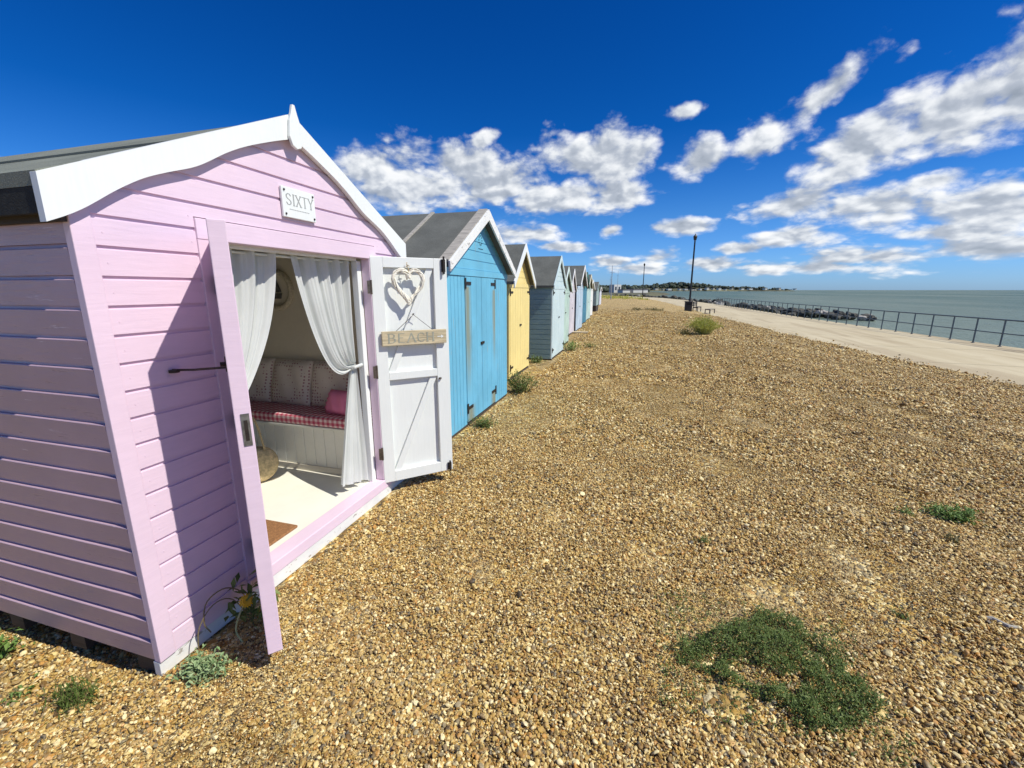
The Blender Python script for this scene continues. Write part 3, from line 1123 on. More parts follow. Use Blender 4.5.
    ds = np.linspace(0, 1.10, 45)
    wd = np.interp(ds, kd, kw)
    wp = np.pad(wd, 2, mode='edge')
    wd = (wp[:-4] + 2 * wp[1:-3] + 3 * wp[2:-2] + 2 * wp[3:-1] + wp[4:]) / 9
    for s in (-1, 1):
        up, lo = [], []
        for d, w_ in zip(ds, wd):
            y = cy + s * (1.128 - d * 1.128 / 1.10)
            zt = 1.962 + 0.488 * d * 1.128 / 1.10
            up.append((y, zt))
            lo.append((y, zt - w_))
        MB().strip(up, lo, 'yz', 0.006, 0.036).build('bargeboard', M['white'], h)
    MB().prism([(cy - .048, 2.390), (cy - .030, 2.350), (cy, 2.338), (cy + .030, 2.350), (cy + .048, 2.390), (cy + .038, 2.469), (cy + .022, 2.509), (cy + .008, 2.554), (cy - .008, 2.554), (cy - .022, 2.509), (cy - .038, 2.469)], 'yz', 0.037, 0.054).build('finial', M['white'], h, 0.003)
    # pink door, outer face towards the hut wall
    dl = MB()
    LW, z0, z1 = 0.585, 0.10, 1.835
    dl.box(0.09, LW - .095, 0.0, 0.018, z0 + .09, z1 - .08)
    for k in range(1, 6):
        pass
    for (a, b_, c, d_) in ((0, .09, z0, z1), (LW - .095, LW, z0, z1), (.09, LW - .095, z0, z0 + .09), (.09, LW - .095, z1 - .08, z1), (.09, LW - .095, .92, .98)):
        dl.box(a, b_, 0.0, 0.056, c, d_)
    d = dl.build('door', M['pink'], h, 0.003, loc=(0.016, 0.506, 0), rz=R(-41.1))
    d['label'] = 'pink door swung back against the wall'
    MB().box(LW - 0.002, LW + 0.003, 0.020, 0.048, 1.025, 1.15).build('lock_plate', M['steel'], d)
    MB().box(LW + 0.003, LW + 0.005, 0.028, 0.040, 1.045, 1.125).build('lock_bolt', M['dark_metal'], d)
    for z in (0.30, 0.98, 1.62):
        MB().box(-0.012, 0.05, -0.006, -0.001, z - 0.04, z + 0.04).tube([(-0.008, -0.006, z - 0.05), (-0.008, -0.006, z + 0.05)], 0.007, 8).build('hinge', M['brass'], d)
    MB().tube([(0.004, 0.252, 1.272), (0.10, 0.27, 1.275), (0.27, 0.305, 1.29), (0.285, 0.30, 1.275)], 0.005, 8).lathe([(0.02, 0), (0.02, 0.012)], (0.012, 0.252, 1.262), 10).build('door_stay', M['dark_metal'], h)
    MB().box(0.20, 0.25, -0.012, -0.001, 1.26, 1.32).tube([(0.225, -0.03, 1.29), (0.225, 0.0, 1.29)], 0.010, 8).build('stay_bracket', M['dark_metal'], d)
    # white door
    dr = MB()
    RW = 0.575
    dr.box(0.002, RW - 0.002, 0.032, 0.046, z0 + .002, z1 - .002)
    for (a, b_, c, d_) in ((0, .088, z0, z1), (RW - .105, RW, z0, z1), (.088, RW - .105, z0, z0 + .085), (.088, RW - .105, z1 - .075, z1), (.088, RW - .105, .925, .985)):
        dr.box(a, b_, 0.0, 0.0315, c, d_)
    for (pa, pb) in (((.088, z0 + .085), (RW - .105, .925)), ((.088, .985), (RW - .105, z1 - .075))):
        dr.prism([pa, (pa[0] + .055, pa[1]), pb, (pb[0] - .055, pb[1])], 'xz', 0.012, 0.031)
    d = dr.build('door', M['white'], h, 0.003, loc=(0.012, 1.706, 0), rz=R(45.3))
    d['label'] = 'open white framed door facing the sea'
    for z in (0.35, 1.00, 1.62):
        MB().box(-0.03, -0.004, -0.012, -0.002, z - 0.045, z + 0.045).tube([(-0.004, -0.008, z - 0.05), (-0.004, -0.008, z + 0.05)], 0.008, 8).build('hinge', M['brass'], d)
    MB().box(RW - .045, RW - .015, -0.014, -0.001, 1.735, 1.83).tube([(RW - .03, -0.02, 1.72), (RW - .03, -0.02, 1.85)], 0.008, 8).build('bolt', M['dark_metal'], d)
    MB().box(RW - .045, RW - .015, -0.014, -0.001, 0.11, 0.17).tube([(RW - .03, -0.02, .10), (RW - .03, -0.02, .19)], 0.008, 8).build('bolt', M['dark_metal'], d)
    MB().lathe([(0.012, 0), (0.010, 0.012)], (0, 0, 0), 10).build('knob', M['brass'], d, loc=(RW - .085, -0.006, 0.90))
    MB().tube([(-0.13, 0.46, 1.79), (-0.13, 1.67, 1.79)], 0.008, 8).build('curtain_rail', M['white'], h)
    return h


PINK = pink_hut()


# ---------------- lettering
GLY = {
    'S': [[(.88, .82), (.70, .97), (.42, 1.0), (.16, .88), (.12, .70), (.30, .56), (.66, .44), (.88, .30), (.84, .12), (.56, 0), (.28, .03), (.10, .20)]],
    'I': [[(.5, 0), (.5, 1)]], 'X': [[(.08, 0), (.92, 1)], [(.08, 1), (.92, 0)]], 'T': [[(.5, 0), (.5, 1)], [(.05, 1), (.95, 1)]],
    'Y': [[(.5, 0), (.5, .48), (.06, 1)], [(.5, .48), (.94, 1)]], 'B': [[(.15, 0), (.15, 1), (.55, 1), (.78, .88), (.78, .66), (.55, .53), (.15, .53)], [(.55, .53), (.86, .40), (.86, .14), (.58, 0), (.15, 0)]],
    'E': [[(.85, 0), (.15, 0), (.15, 1), (.82, 1)], [(.15, .53), (.65, .53)]], 'A': [[(.02, 0), (.5, 1), (.98, 0)], [(.2, .36), (.8, .36)]],
    'C': [[(.92, .80), (.72, .97), (.46, 1), (.2, .85), (.1, .5), (.2, .15), (.46, 0), (.74, .04), (.92, .22)]], 'H': [[(.12, 0), (.12, 1)], [(.88, 0), (.88, 1)], [(.12, .52), (.88, .52)]],
}
SERIF = {'I': [(.5, 0), (.5, 1)], 'X': [(.08, 0), (.92, 0), (.08, 1), (.92, 1)], 'T': [(.5, 0)], 'Y': [(.5, 0), (.06, 1), (.94, 1)], 'B': [(.15, 0), (.15, 1)], 'E': [], 'A': [(.02, 0), (.98, 0)], 'H': [(.12, 0), (.12, 1), (.88, 0), (.88, 1)], 'S': [], 'C': []}


def lettering(mb, text, x0, z0, w_, h_, gap, plane, d0, d1, thick):
    x = x0
    k = 0
    for ch in text:
        cw = w_ * (0.45 if ch == 'I' else 1)
        for line in GLY[ch]:
            for (a, b_) in zip(line[:-1], line[1:]):
                p = Vector((x + a[0] * cw, z0 + a[1] * h_))
                q = Vector((x + b_[0] * cw, z0 + b_[1] * h_))
                t = (q - p).normalized()
                wv = thick * (0.45 + 0.75 * abs(t.y) ** 2)
                n_ = Vector((-t.y, t.x)) * wv / 2
                e_ = t * wv * 0.2
                k += 1
                mb.prism([tuple(p - n_ - e_), tuple(q - n_ + e_), tuple(q + n_ + e_), tuple(p + n_ - e_)], plane, d0, d1 + (d1 - d0) * 0.05 * (k % 5))
        for (a, b_) in SERIF[ch]:
            sx, sz = x + a * cw, z0 + b_ * h_
            mb.prism([(sx - thick * 1.1, sz - thick * .22), (sx + thick * 1.1, sz - thick * .22), (sx + thick * 1.1, sz + thick * .22), (sx - thick * 1.1, sz + thick * .22)], plane, d0, d1 * 1.0 + (d1 - d0) * 0.4)
        x += cw + gap
    return x


# number sign above the doors
sg = thing('name_sign', 'white rectangular sign lettered SIXTY screwed above the hut doorway', 'sign', (-1.864, 1.998, 1.985))
MB().box(0.002, 0.016, 0, 0.245, 0, 0.155).build('board', M['white'], sg, 0.003)
m = MB()
lettering(m, 'SIXTY', 0.024, 0.066, 0.040, 0.056, 0.0068, 'yz', 0.0162, 0.0172, 0.0060)
for k in range(12):
    m.box(0.0162, 0.017, 0.045 + k * 0.0125, 0.045 + k * 0.0125 + 0.009, 0.042, 0.0455)
m.build('lettering', M['letter'], sg)
for (y, z) in ((.016, .138), (.229, .138), (.016, .017), (.229, .017)):
    MB().lathe([(.006, 0), (.005, .003)], n=10).build('screw', M['dark_metal'], sg).location = (0.018, y, z)
for o in sg.children:
    if o.name.startswith('screw'):
        o.rotation_euler.y = R(90)

# frame of the white door in world space, for the things hanging on it
DH = Vector((-1.854, 2.760, 0))
DA = R(45.3)
DX = Vector((math.cos(DA), math.sin(DA), 0))
DN = Vector((math.sin(DA), -math.cos(DA), 0))


def on_door(x, z, out=0.0):
    return DH + DX * x + DN * out + Vector((0, 0, z))


# wicker heart
p = on_door(0.262, 1.50, 0.012)
hw = thing('heart_wreath', 'cream wicker heart hanging on the open white door', 'decoration', p, DA)
def heart(t, s=1.0):
    x = 16 * math.sin(t) ** 3
    z = 13 * math.cos(t) - 5 * math.cos(2 * t) - 2 * math.cos(3 * t) - math.cos(4 * t)
    return x / 16 * 0.110 * s, (z + 17) / 29 * 0.245
rng = random.Random(3)
m = MB()
for q in range(9):
    ph, tw = q * 0.7, rng.choice((3, 4, 5))
    pts = []
    for i in range(73):
        t = 2 * math.pi * i / 72
        x, z = heart(t)
        off = 0.013
        pts.append((x + off * math.cos(tw * t + ph) * 0.9 + rng.uniform(-.0015, .0015), -0.016 + off * math.sin(tw * t + ph) * 0.8, z + off * math.sin(tw * t + ph * 1.7) * 0.7))
    m.tube(pts, 0.0052, 5, False)
m.build('wicker', plain('cream painted wicker', (0.82, 0.78, 0.66), 0.7, 0, 0.15, 60), hw)
m = MB()
m.tube([(0, -0.012, 0.205), (0.006, -0.014, 0.25), (-0.006, -0.013, 0.285), (0, -0.004, 0.30)], 0.003, 6)
m.tube([(-0.012, -0.012, 0.265), (0.0, -0.02, 0.28), (0.014, -0.012, 0.27)], 0.0035, 6)
m.build('hanger', M['rope'], hw)

# BEACH board
p = on_door(0.045, 1.192, 0.010)
bs = thing('hanging_sign', 'bleached wooden board lettered BEACH hanging from a cord on the white door', 'sign', p, DA)
MB().box(0, 0.50, -0.02, 0, 0, 0.108).build('board', M['drift'], bs, 0.003)
m = MB()
lettering(m, 'BEACH', 0.040, 0.022, 0.062, 0.066, 0.012, 'xz', -0.0202, -0.0215, 0.0085)
m.build('lettering', plain('grey green letters', (0.30, 0.31, 0.25), 0.7), bs)
m = MB()
m.box(0.425, 0.462, -0.0215, -0.0202, 0.050, 0.056)
m.prism([(0.456, 0.040), (0.476, 0.053), (0.456, 0.066)], 'xz', -0.0216, -0.0203)
m.build('arrow', M['white'], bs)
m = MB()
m.tube([(0.10, -0.008, 0.100), (0.245, -0.012, 0.225), (0.40, -0.008, 0.100)], 0.0022, 6)
m.tube([(0.245, 0.008, 0.228), (0.245, -0.02, 0.232)], 0.005, 6)
m.build('cord', M['dark_metal'], bs)

# ---------------- curtains
def sheet(name, fn, nu, nv_, mat, parent=None):
    v, f = [], []
    for j in range(nv_):
        for i in range(nu):
            v.append(fn(i / (nu - 1), j / (nv_ - 1)))
    for j in range(nv_ - 1):
        for i in range(nu - 1):
            a = j * nu + i
            f.append((a, a + 1, a + nu + 1, a + nu))
    o = raw(name, v, f, mat, parent, True)
    return o


def cub(p0, p1, p2, p3, t):
    u = 1 - t
    return tuple(u ** 3 * a + 3 * u * u * t * b + 3 * u * t * t * c + t ** 3 * d for a, b, c, d in zip(p0, p1, p2, p3))


def fold(s, n, amp, k):
    return amp * (math.sin(s * n * 2 * math.pi + k) + 0.42 * math.sin(s * n * 4.3 * math.pi + k * 2.1 + 1) + 0.16 * math.sin(s * n * 11.7 * math.pi + k * 5.0))


cu = thing('curtain', 'left white curtain gathered behind the pink door', 'curtain', (-1.996, 1.6, 1.80), 0, 'white door curtains')
def left_c(s, t):
    # s across, t down to the tie
    a = cub((1.575, 1.80), (1.57, 1.5), (1.56, 1.2), (1.57, 0.98), t)
    b_ = cub((2.075, 1.80), (2.06, 1.50), (1.95, 1.22), (1.64, 0.92), t)
    y = a[0] + (b_[0] - a[0]) * s
    z = a[1] + (b_[1] - a[1]) * s
    g = 1 - 0.55 * t
    return (fold(s, 3.6, 0.028 * g, 0.4 + t * 0.7) - 0.004, y - 1.6, z - 1.80)
sheet('drape', left_c, 90, 40, M['curtain'], cu)
def left_d(s, t):
    y = 1.565 + s * (0.06 + 0.12 * t)
    return (fold(s, 3.0, 0.016, 0.8 + t), y - 1.6, 0.965 - t * 0.80 - 1.80)
sheet('tail', left_d, 50, 16, M['curtain'], cu)
MB().tube([(0.05, -0.04, -0.825), (0.02, 0.03, -0.84), (-0.03, 0.02, -0.835), (-0.03, -0.045, -0.82)], 0.012, 8).build('tie_back', M['curtain'], cu)

cu = thing('curtain', 'right white curtain swept aside to a tie beside the white door', 'curtain', (-1.996, 2.67, 1.80), 0, 'white door curtains')
def right_c(s, t):
    a = cub((2.150, 1.80), (2.19, 1.48), (2.33, 0.86), (2.672, 1.055), t)
    b_ = cub((2.675, 1.80), (2.68, 1.55), (2.68, 1.25), (2.680, 1.085), t)
    s2 = s ** 0.85
    y = a[0] + (b_[0] - a[0]) * s2
    z = a[1] + (b_[1] - a[1]) * s2
    g = 1 - 0.5 * t
    return (fold(s, 4.2, 0.028 * g, 1.0 + t * 0.9) + 0.02 * math.sin(math.pi * t) * (1 - s), y - 2.67, z - 1.80)
sheet('drape', right_c, 100, 44, M['curtain'], cu)
def right_d(s, t):
    e = t ** 0.8
    y = (2.655 - 0.235 * e) + s * (0.035 + 0.25 * e)
    z = 1.07 - t * (0.86 + 0.07 * s)
    return (fold(s, 3.2, 0.012 + 0.014 * t, 0.3 + t * 0.6), y - 2.67, z - 1.80)
sheet('tail', right_d, 60, 24, M['curtain'], cu)
MB().tube([(0.05, 0.04, -0.74), (0.035, -0.03, -0.75), (-0.02, -0.045, -0.745), (-0.04, 0.03, -0.73)], 0.012, 8).build('tie_back', M['curtain'], cu)

# ---------------- inside the hut: bench, cushions and small things
bn = thing('storage_bench', 'built in ivory panelled bench along the far inner wall of the pink hut', 'bench', (-4.20, 2.77, 0.12))
m = MB()
x = 0.0
while x < 2.15:
    m.box(x + 0.003, min(2.2, x + 0.097), 0.0, 0.018, 0.0, 0.375)
    x += 0.10
m.box(0, 2.2, 0.006, 0.02, 0, 0.375)
m.build('panel', M['cream_light'], bn, 0.002)
MB().box(0, 2.2, -0.012, -0.001, 0, 0.05).build('skirting', M['cream'], bn)
MB().box(0, 2.2, -0.015, 0.37, 0.3755, 0.395).build('top', M['cream_light'], bn, 0.003)


def pillow(name, label, cat, loc, w_, h_, t_, mat, tilt, rz=0.0, group=None, ruffle=False):
    v, f = [], []
    n = 18
    for side in (1, -1):
        for j in range(n + 1):
            for i in range(n + 1):
                u, q = i / n * 2 - 1, j / n * 2 - 1
                pinch = 1 - 0.07 * (1 - abs(q)) * abs(u) ** 3
                pin2 = 1 - 0.07 * (1 - abs(u)) * abs(q) ** 3
                th = t_ * 0.5 * ((1 - u ** 4) * (1 - q ** 4)) ** 0.5
                wr = 0.006 * math.sin(u * 7 + q * 3) * (1 - abs(u * q))
                rf = 0.008 * math.sin((u + q) * 40) if ruffle and max(abs(u), abs(q)) > 0.85 else 0
                v.append((u * w_ / 2 * pin2, side * th + wr * (th > 0.004) + rf, (q + 1) * h_ / 2 * pinch))
    for side in range(2):
        o = side * (n + 1) ** 2
        for j in range(n):
            for i in range(n):
                a = o + j * (n + 1) + i
                q = (a, a + 1, a + n + 2, a + n + 1)
                f.append(q if side else q[::-1])
    ob = raw(name, v, f, mat, None, True, loc)
    ob.rotation_euler = (tilt, 0, rz)
    return tag(ob, label, cat, group)


m = MB()
m.box(0, 2.2, 0, 0.385, 0, 0.085)
o = m.build('seat_cushion', M['gingham'], None, 0.02, loc=(-4.19, 2.755, 0.516))
tag(o, 'long pink gingham seat cushion on the bench in the pink hut', 'cushion')
pillow('pillow', 'leftmost grey dotted pillow, half hidden by the left curtain', 'pillow', (-3.36, 3.02, 0.602), 0.43, 0.40, 0.13, M['dotted'], R(-14), 0.03, 'grey dotted pillows')
pillow('pillow', 'middle grey dotted pillow on the gingham cushion', 'pillow', (-2.94, 3.02, 0.602), 0.43, 0.40, 0.13, M['dotted'], R(-14), -0.03, 'grey dotted pillows')
pillow('pillow', 'grey dotted pillow behind the hot pink pillow', 'pillow', (-2.51, 3.03, 0.602), 0.43, 0.40, 0.13, M['dotted'], R(-12), 0.02, 'grey dotted pillows')
pillow('pink_pillow', 'small hot pink frilled pillow at the right end of the bench', 'pillow', (-2.33, 2.86, 0.602), 0.24, 0.20, 0.11, M['pink_cloth'], R(-22), -0.15, None, True)

# round wall hanging on the inner wall
wh = thing('wall_ring', 'pale round ring hanging on the inner wall behind the curtains', 'decoration', (-3.06, 3.131, 1.60))
pts = [(0.155 * math.cos(a), 0, 0.155 * math.sin(a)) for a in np.linspace(0, 2 * math.pi, 37)]
MB().tube(pts, 0.026, 8, False).build('ring', plain('pale rope ring', (0.60, 0.54, 0.40), 0.8, 0, 0.2, 60, 0.3), wh, smooth=True)
MB().prism([(-0.05, -0.03), (0.055, -0.03), (0.04, -0.075), (-0.03, -0.075)], 'xz', -0.012, 0.0).prism([(0, -0.02), (0.005, 0.09), (0.05, -0.015)], 'xz', -0.011, -0.001).build('boat', plain('dark boat motif', (0.10, 0.10, 0.09), 0.7), wh)

# straw bag on the floor
sb = thing('straw_bag', 'round straw bag with a rope handle on the floor by the bench', 'bag', (-2.78, 2.47, 0.12), R(20))
v = []
m = MB()
for k in range(2):
    pass
prof = [(0.02, -0.055), (0.10, -0.06), (0.135, -0.03), (0.142, 0.0), (0.135, 0.03), (0.10, 0.06), (0.02, 0.055)]
m.lathe(prof, (0, 0, 0), 28)
bd = m.build('body', M['straw'], sb, smooth=True, loc=(0, 0, 0.15))
bd.rotation_euler = (R(84), 0, R(35))
MB().curve([(-0.10, 0.0, 0.24), (-0.09, 0.005, 0.40), (-0.06, 0.0, 0.50), (0.0, 0, 0.53), (0.03, 0.01, 0.42), (0.06, 0.0, 0.27)], 0.008, 8).build('handle', M['rope'], sb)

m = MB()
m.box(-0.42, 0, -0.62, 0, 0, 0.016)
o = m.build('doormat', plain('brown coir', (0.34, 0.16, 0.06), 0.95, 0, 0.25, 60, 0.8), None, 0.004, loc=(-2.005, 2.005, 0.122))
tag(o, 'brown coir doormat just inside the pink hut doorway', 'doormat')

# ------------------------------------------------------------------ the other huts
def hut(label, X, Y, w_, zb, ah, of, wall_m, door_m, roof_m, barge_m, gable_m=None, wos=0.08, rot=0.0, D=2.4, bw=0.10, side_m=None, doors='pair', dz=1.66, side_pitch=0.115, plinth=0.0, wall_back=0.0, z=0.0, frame_m=None, hinge=True, ridge=False):
    """barge plane at X, wall set back by of; y runs along the row from the near barge end"""
    h = thing('beach_hut', label, 'beach hut', (X - of, Y + wos, z), R(rot), 'row of beach huts')
    W = w_ - 2 * wos
    cy = W / 2
    e = w_ / 2
    gable_m = gable_m or wall_m
    side_m = side_m or wall_m
    slope = (ah - zb) / e
    ru = lambda y: zb + slope * (e - abs(y - cy))
    und = lambda y: ru(y) - 0.05
    top = und(cy)
    base = 0.02 + plinth
    yl = lambda q: max(0.0, cy - (e - (q - zb + 0.05) / slope))
    yr = lambda q: min(W, cy + (e - (q - zb + 0.05) / slope))
    fz = min(dz + 0.05, und(0.0) - 0.01)
    m = MB()
    boards(m, yl, yr, fz + 0.045, top, 0.11, fz + 0.05, 0.03, 0.010, 0.006)
    m.build('gable', gable_m, h)
    MB().box(-0.03, 0.012, 0.0, W, fz - 0.03, fz + 0.045).build('fascia', frame_m or wall_m, h, 0.003)
    # front: fixed side panels of vertical boards, a pair of door leaves between
    c0, c1 = (cy - W * 0.24, cy + W * 0.24) if doors == 'pair' else (0.055, W - 0.055)
    for (a, b_) in ((0.0, c0 - 0.004), (c1 + 0.004, W)):
        m = MB()
        n = max(1, int((b_ - a) / 0.085))
        for k in range(n):
            y0, y1 = a + (b_ - a) * k / n, a + (b_ - a) * (k + 1) / n
            m.box(-0.03, 0.0, y0 + 0.003, y1 - 0.003, base, fz - 0.031)
        m.box(-0.03, -0.008, a, b_, base, fz - 0.031)
        m.build('front_panel', frame_m or wall_m, h, 0.002)
    for (a, b_, s) in ((c0, cy - 0.003, 1), (cy + 0.003, c1, -1)):
        m = MB()
        n = max(2, int((b_ - a) / 0.16))
        for k in range(n):
            y0, y1 = a + (b_ - a) * k / n, a + (b_ - a) * (k + 1) / n
            m.box(-0.025, 0.006, y0 + 0.002, y1 - 0.002, base + 0.02, fz - 0.034)
        m.box(-0.025, 0.0, a, b_, base + 0.02, fz - 0.034)
        d = m.build('door', door_m, h, 0.002)
        if hinge:
            for zz_ in (base + 0.19, fz - 0.11):
                yh = a if s == 1 else b_
                MB().box(0.0065, 0.014, yh, yh + s * min(0.17, (b_ - a) * 0.7), zz_ - 0.018, zz_ + 0.018).box(0.0065, 0.016, yh - s * 0.012, yh + s * 0.02, zz_ - 0.06, zz_ + 0.06).build('hinge', M['dark_metal'], d)
        if s == -1:
            MB().box(0.0065, 0.022, cy - 0.06, cy + 0.05, 0.93 + plinth, 0.96 + plinth).build('bolt', M['dark_metal'], d)
    m = MB()
    boards(m, lambda q: -D, lambda q: -0.031, base, und(0.0), side_pitch, base, 0.02, 0.014, 0.012, 'xz', -1)
    m.build('side_wall', side_m, h)
    MB().box(-D, -0.031, W - 0.02, W, base, und(0)).build('side_wall', side_m, h)
    MB().prism([(0, base), (W, base), (W, und(0)), (cy, top), (0, und(0))], 'yz', -D - 0.02, -D - 0.001).build('back_wall', side_m, h)
    MB().box(-D, -0.005, 0.02, W - 0.02, -0.05, base - 0.002).build('plinth', M['bearer'], h)
    m = MB()
    for s in (-1, 1):
        m.prism([(cy, und(cy)), (cy + s * e, und(cy + e)), (cy + s * e, ru(cy + e)), (cy, ru(cy))], 'yz', -D - 0.08, of - 0.001)
    m.build('roof', roof_m, h)
    if ridge:
        for (x0, x1, th) in ((-0.64, -0.60, 0.02), (of - 0.11, of - 0.004, 0.022)):
            m = MB()
            for s in (-1, 1):
                m.prism([(cy, ru(cy) + 0.001), (cy + s * e, ru(cy + e) + 0.001), (cy + s * e, ru(cy + e) + th), (cy, ru(cy) + th)], 'yz', x0, x1)
            m.build('roof_batten', M['grey_timber'], h)
    for s in (-1, 1):
        a, b_ = cy, cy + s * (e + 0.01)
        MB().prism([(a, ru(a) + 0.012), (b_, ru(cy + e) + 0.007), (b_, ru(cy + e) - bw), (a, ru(a) - bw * 1.15)], 'yz', of, of + 0.022).build('bargeboard', barge_m, h, 0.002)
    return h


def streaky(name, col, hinges, wear=0.2, along=GRAIN_Z):
    """paint with rust and mildew runs below each hinge (object space of the hut: y across, z up)"""
    m, t, b = principled(name)
    co = t.n('ShaderNodeTexCoord').outputs['Object']
    big = t.noise(co, 2.3, 5, 0.6)
    mp = t.n('ShaderNodeMapping')
    t.put(mp.inputs[0], co)
    mp.inputs['Scale'].default_value = along
    fine = t.noise(mp.outputs[0], 24, 6, 0.65, 0.3)
    c = t.mix(t.smooth(big, 0.3, 0.72), tuple(x * 0.82 for x in col), col)
    chips = t.noise(mp.outputs[0], 8, 8, 0.72)
    c = t.mix(t.smooth(chips, 0.68 - wear * 0.2, 0.72 - wear * 0.2), c, (0.33, 0.36, 0.33))
    sp = t.n('ShaderNodeSeparateXYZ')
    t.put(sp.inputs[0], co)
    wob = t.noise(mp.outputs[0], 12, 4, 0.6)
    for (hy, hz, ln, wd) in hinges:
        dy = t.math('ABSOLUTE', t.math('SUBTRACT', sp.outputs[1], hy))
        k = t.smooth(t.math('ADD', dy, t.math('MULTIPLY', t.math('SUBTRACT', wob, 0.5), 0.12)), 0.0, wd, 1.0, 0.0)
        below = t.math('SUBTRACT', hz, sp.outputs[2])
        k = t.math('MULTIPLY', k, t.math('MULTIPLY', t.smooth(below, 0.0, 0.04), t.smooth(below, ln * 0.3, ln, 1.0, 0.0)))
        c = t.mix(t.math('MULTIPLY', k, 0.8), c, (0.26, 0.22, 0.09))
    t.put(b.inputs['Base Color'], c)
    t.put(b.inputs['Roughness'], t.smooth(fine, 0.2, 0.8, 0.45, 0.65))
    bump(t, b, fine, 0.3, 0.004)
    return m


BLUE = (0.155, 0.475, 0.66)
blue_p = paint('sky blue paint', BLUE, 0.5, 0.28, under=(0.30, 0.36, 0.36), dirt=0.07, along=GRAIN_Z)
blue_s = streaky('sky blue door paint', BLUE, [(0.64, 1.66, 1.5, 0.15), (1.61, 1.62, 1.2, 0.13), (0.68, 0.24, 0.5, 0.20), (1.56, 0.24, 0.5, 0.16)])
H2 = hut('sky blue beach hut with rusty strap hinges, next to the pink one', -1.80, 3.99, 2.32, 1.87, 2.525, 0.10, blue_p, blue_s, M['felt_dark'], M['white_old'], wos=0.055, ridge=True, dz=1.735, bw=0.095)
m = MB()
for k in range(10):
    a = k * math.pi / 5
    m.prism([(1.11 + 0.055 * math.cos(a) + 0.010 * math.cos(q), 2.19 + 0.055 * math.sin(a) + 0.010 * math.sin(q)) for q in np.linspace(0, 5.24, 6)], 'yz', 0.001, 0.003)
m.box(0.001, 0.003, 1.04, 1.19, 2.085, 2.092)
m.build('vent_holes', plain('vent shadow', (0.02, 0.05, 0.07), 0.8), H2)

yel = paint('pale yellow paint', (0.86, 0.69, 0.27), 0.5, 0.10, under=(0.45, 0.36, 0.18), dirt=0.05, along=GRAIN_Z)
hut('narrow yellow beach hut with white bargeboards', -2.08, 7.26, 1.58, 1.745, 2.43, 0.10, yel, yel, M['felt_dark'], M['white'], wos=0.05, dz=1.62, bw=0.12, doors='full')
teal = paint('blue grey paint', (0.27, 0.42, 0.44), 0.5, 0.12, under=(0.4, 0.45, 0.45), dirt=0.08, along=GRAIN_X)
tealf = paint('pale aqua weathered paint', (0.56, 0.68, 0.68), 0.55, 0.4, under=(0.74, 0.78, 0.77), dirt=0.05, along=GRAIN_Z)
hut('pale aqua weathered hut with blue grey plank side wall', -1.87, 9.79, 1.78, 1.70, 2.40, 0.03, tealf, tealf, M['felt_dark'], tealf, wos=0.04, side_m=teal, dz=1.60, bw=0.09, doors='full', D=2.6)
mint = paint('pale mint paint', (0.50, 0.66, 0.56), 0.55, 0.35, under=(0.70, 0.74, 0.70), along=GRAIN_Z)
hut('pale mint green hut just past the aqua one', -2.02, 12.0, 1.62, 1.59, 2.25, 0.06, mint, mint, M['felt_dark'], paint('mint white', (0.66, 0.76, 0.70), 0.5), wos=0.06, dz=1.48, bw=0.09, doors='full', hinge=True)
lil = paint('dusty pink paint', (0.66, 0.62, 0.66), 0.55, 0.2, along=GRAIN_Z)
hut('small dusty pink hut fronted by a plank on the shingle', -2.33, 15.45, 1.40, 1.63, 2.34, 0.05, lil, lil, M['felt_dark'], M['white_old'], wos=0.05, dz=1.50, bw=0.09, doors='full', hinge=False)
pale = paint('pale blue paint', (0.50, 0.62, 0.72), 0.55, 0.15, along=GRAIN_Z)
blk = paint('near black side paint', (0.022, 0.02, 0.022), 0.6, 0.1, along=GRAIN_X)
hut('tall pale blue hut with a near black side and deep roof overhang', -2.20, 17.05, 2.2, 1.80, 2.57, 0.16, pale, pale, M['felt_dark'], M['white_old'], wos=0.12, side_m=blk, dz=1.62, bw=0.10, hinge=False)
tb = paint('petrol blue paint', (0.05, 0.22, 0.33), 0.55, 0.15, along=GRAIN_Z)
tg = paint('teal gable paint', (0.06, 0.22, 0.20), 0.55, 0.15, along=GRAIN_Y)
hut('petrol blue hut with a teal gable beyond the tall pale one', -2.46, 20.35, 2.2, 1.72, 2.44, 0.12, tb, tb, M['felt_dark'], tg, gable_m=tg, dz=1.58, hinge=False)
crm = paint('cream paint', (0.74, 0.70, 0.52), 0.55, 0.1, along=GRAIN_Z)
hut('cream fronted hut in the distant part of the row', -2.60, 23.4, 2.15, 1.72, 2.43, 0.10, paint('pale sea green', (0.5, 0.66, 0.62), 0.55), paint('sea green door', (0.5, 0.66, 0.62), 0.55), M['felt_dark'], crm, gable_m=crm, dz=1.58, hinge=False)
hut('white hut in the distant part of the row', -2.80, 26.5, 2.3, 1.68, 2.22, 0.10, M['white_old'], M['white_old'], M['felt'], M['white'], dz=1.55, hinge=False)
gg = paint('grey green paint', (0.34, 0.44, 0.42), 0.6, 0.1, along=GRAIN_X)
hut('grey green hut raised on a dark plinth near the row end', -3.08, 33.6, 2.2, 1.62, 2.22, 0.06, gg, gg, M['felt_dark'], gg, dz=1.5, plinth=0.42, hinge=False)
nb = paint('navy side paint', (0.03, 0.07, 0.15), 0.6, along=GRAIN_X)
lb = paint('lilac white paint', (0.66, 0.68, 0.76), 0.6, along=GRAIN_Z)
hut('last hut of the row, lilac white with a navy side', -4.05, 47.8, 2.4, 1.55, 1.95, 0.08, lb, lb, M['felt_dark'], M['white_old'], side_m=nb, dz=1.42, hinge=False)

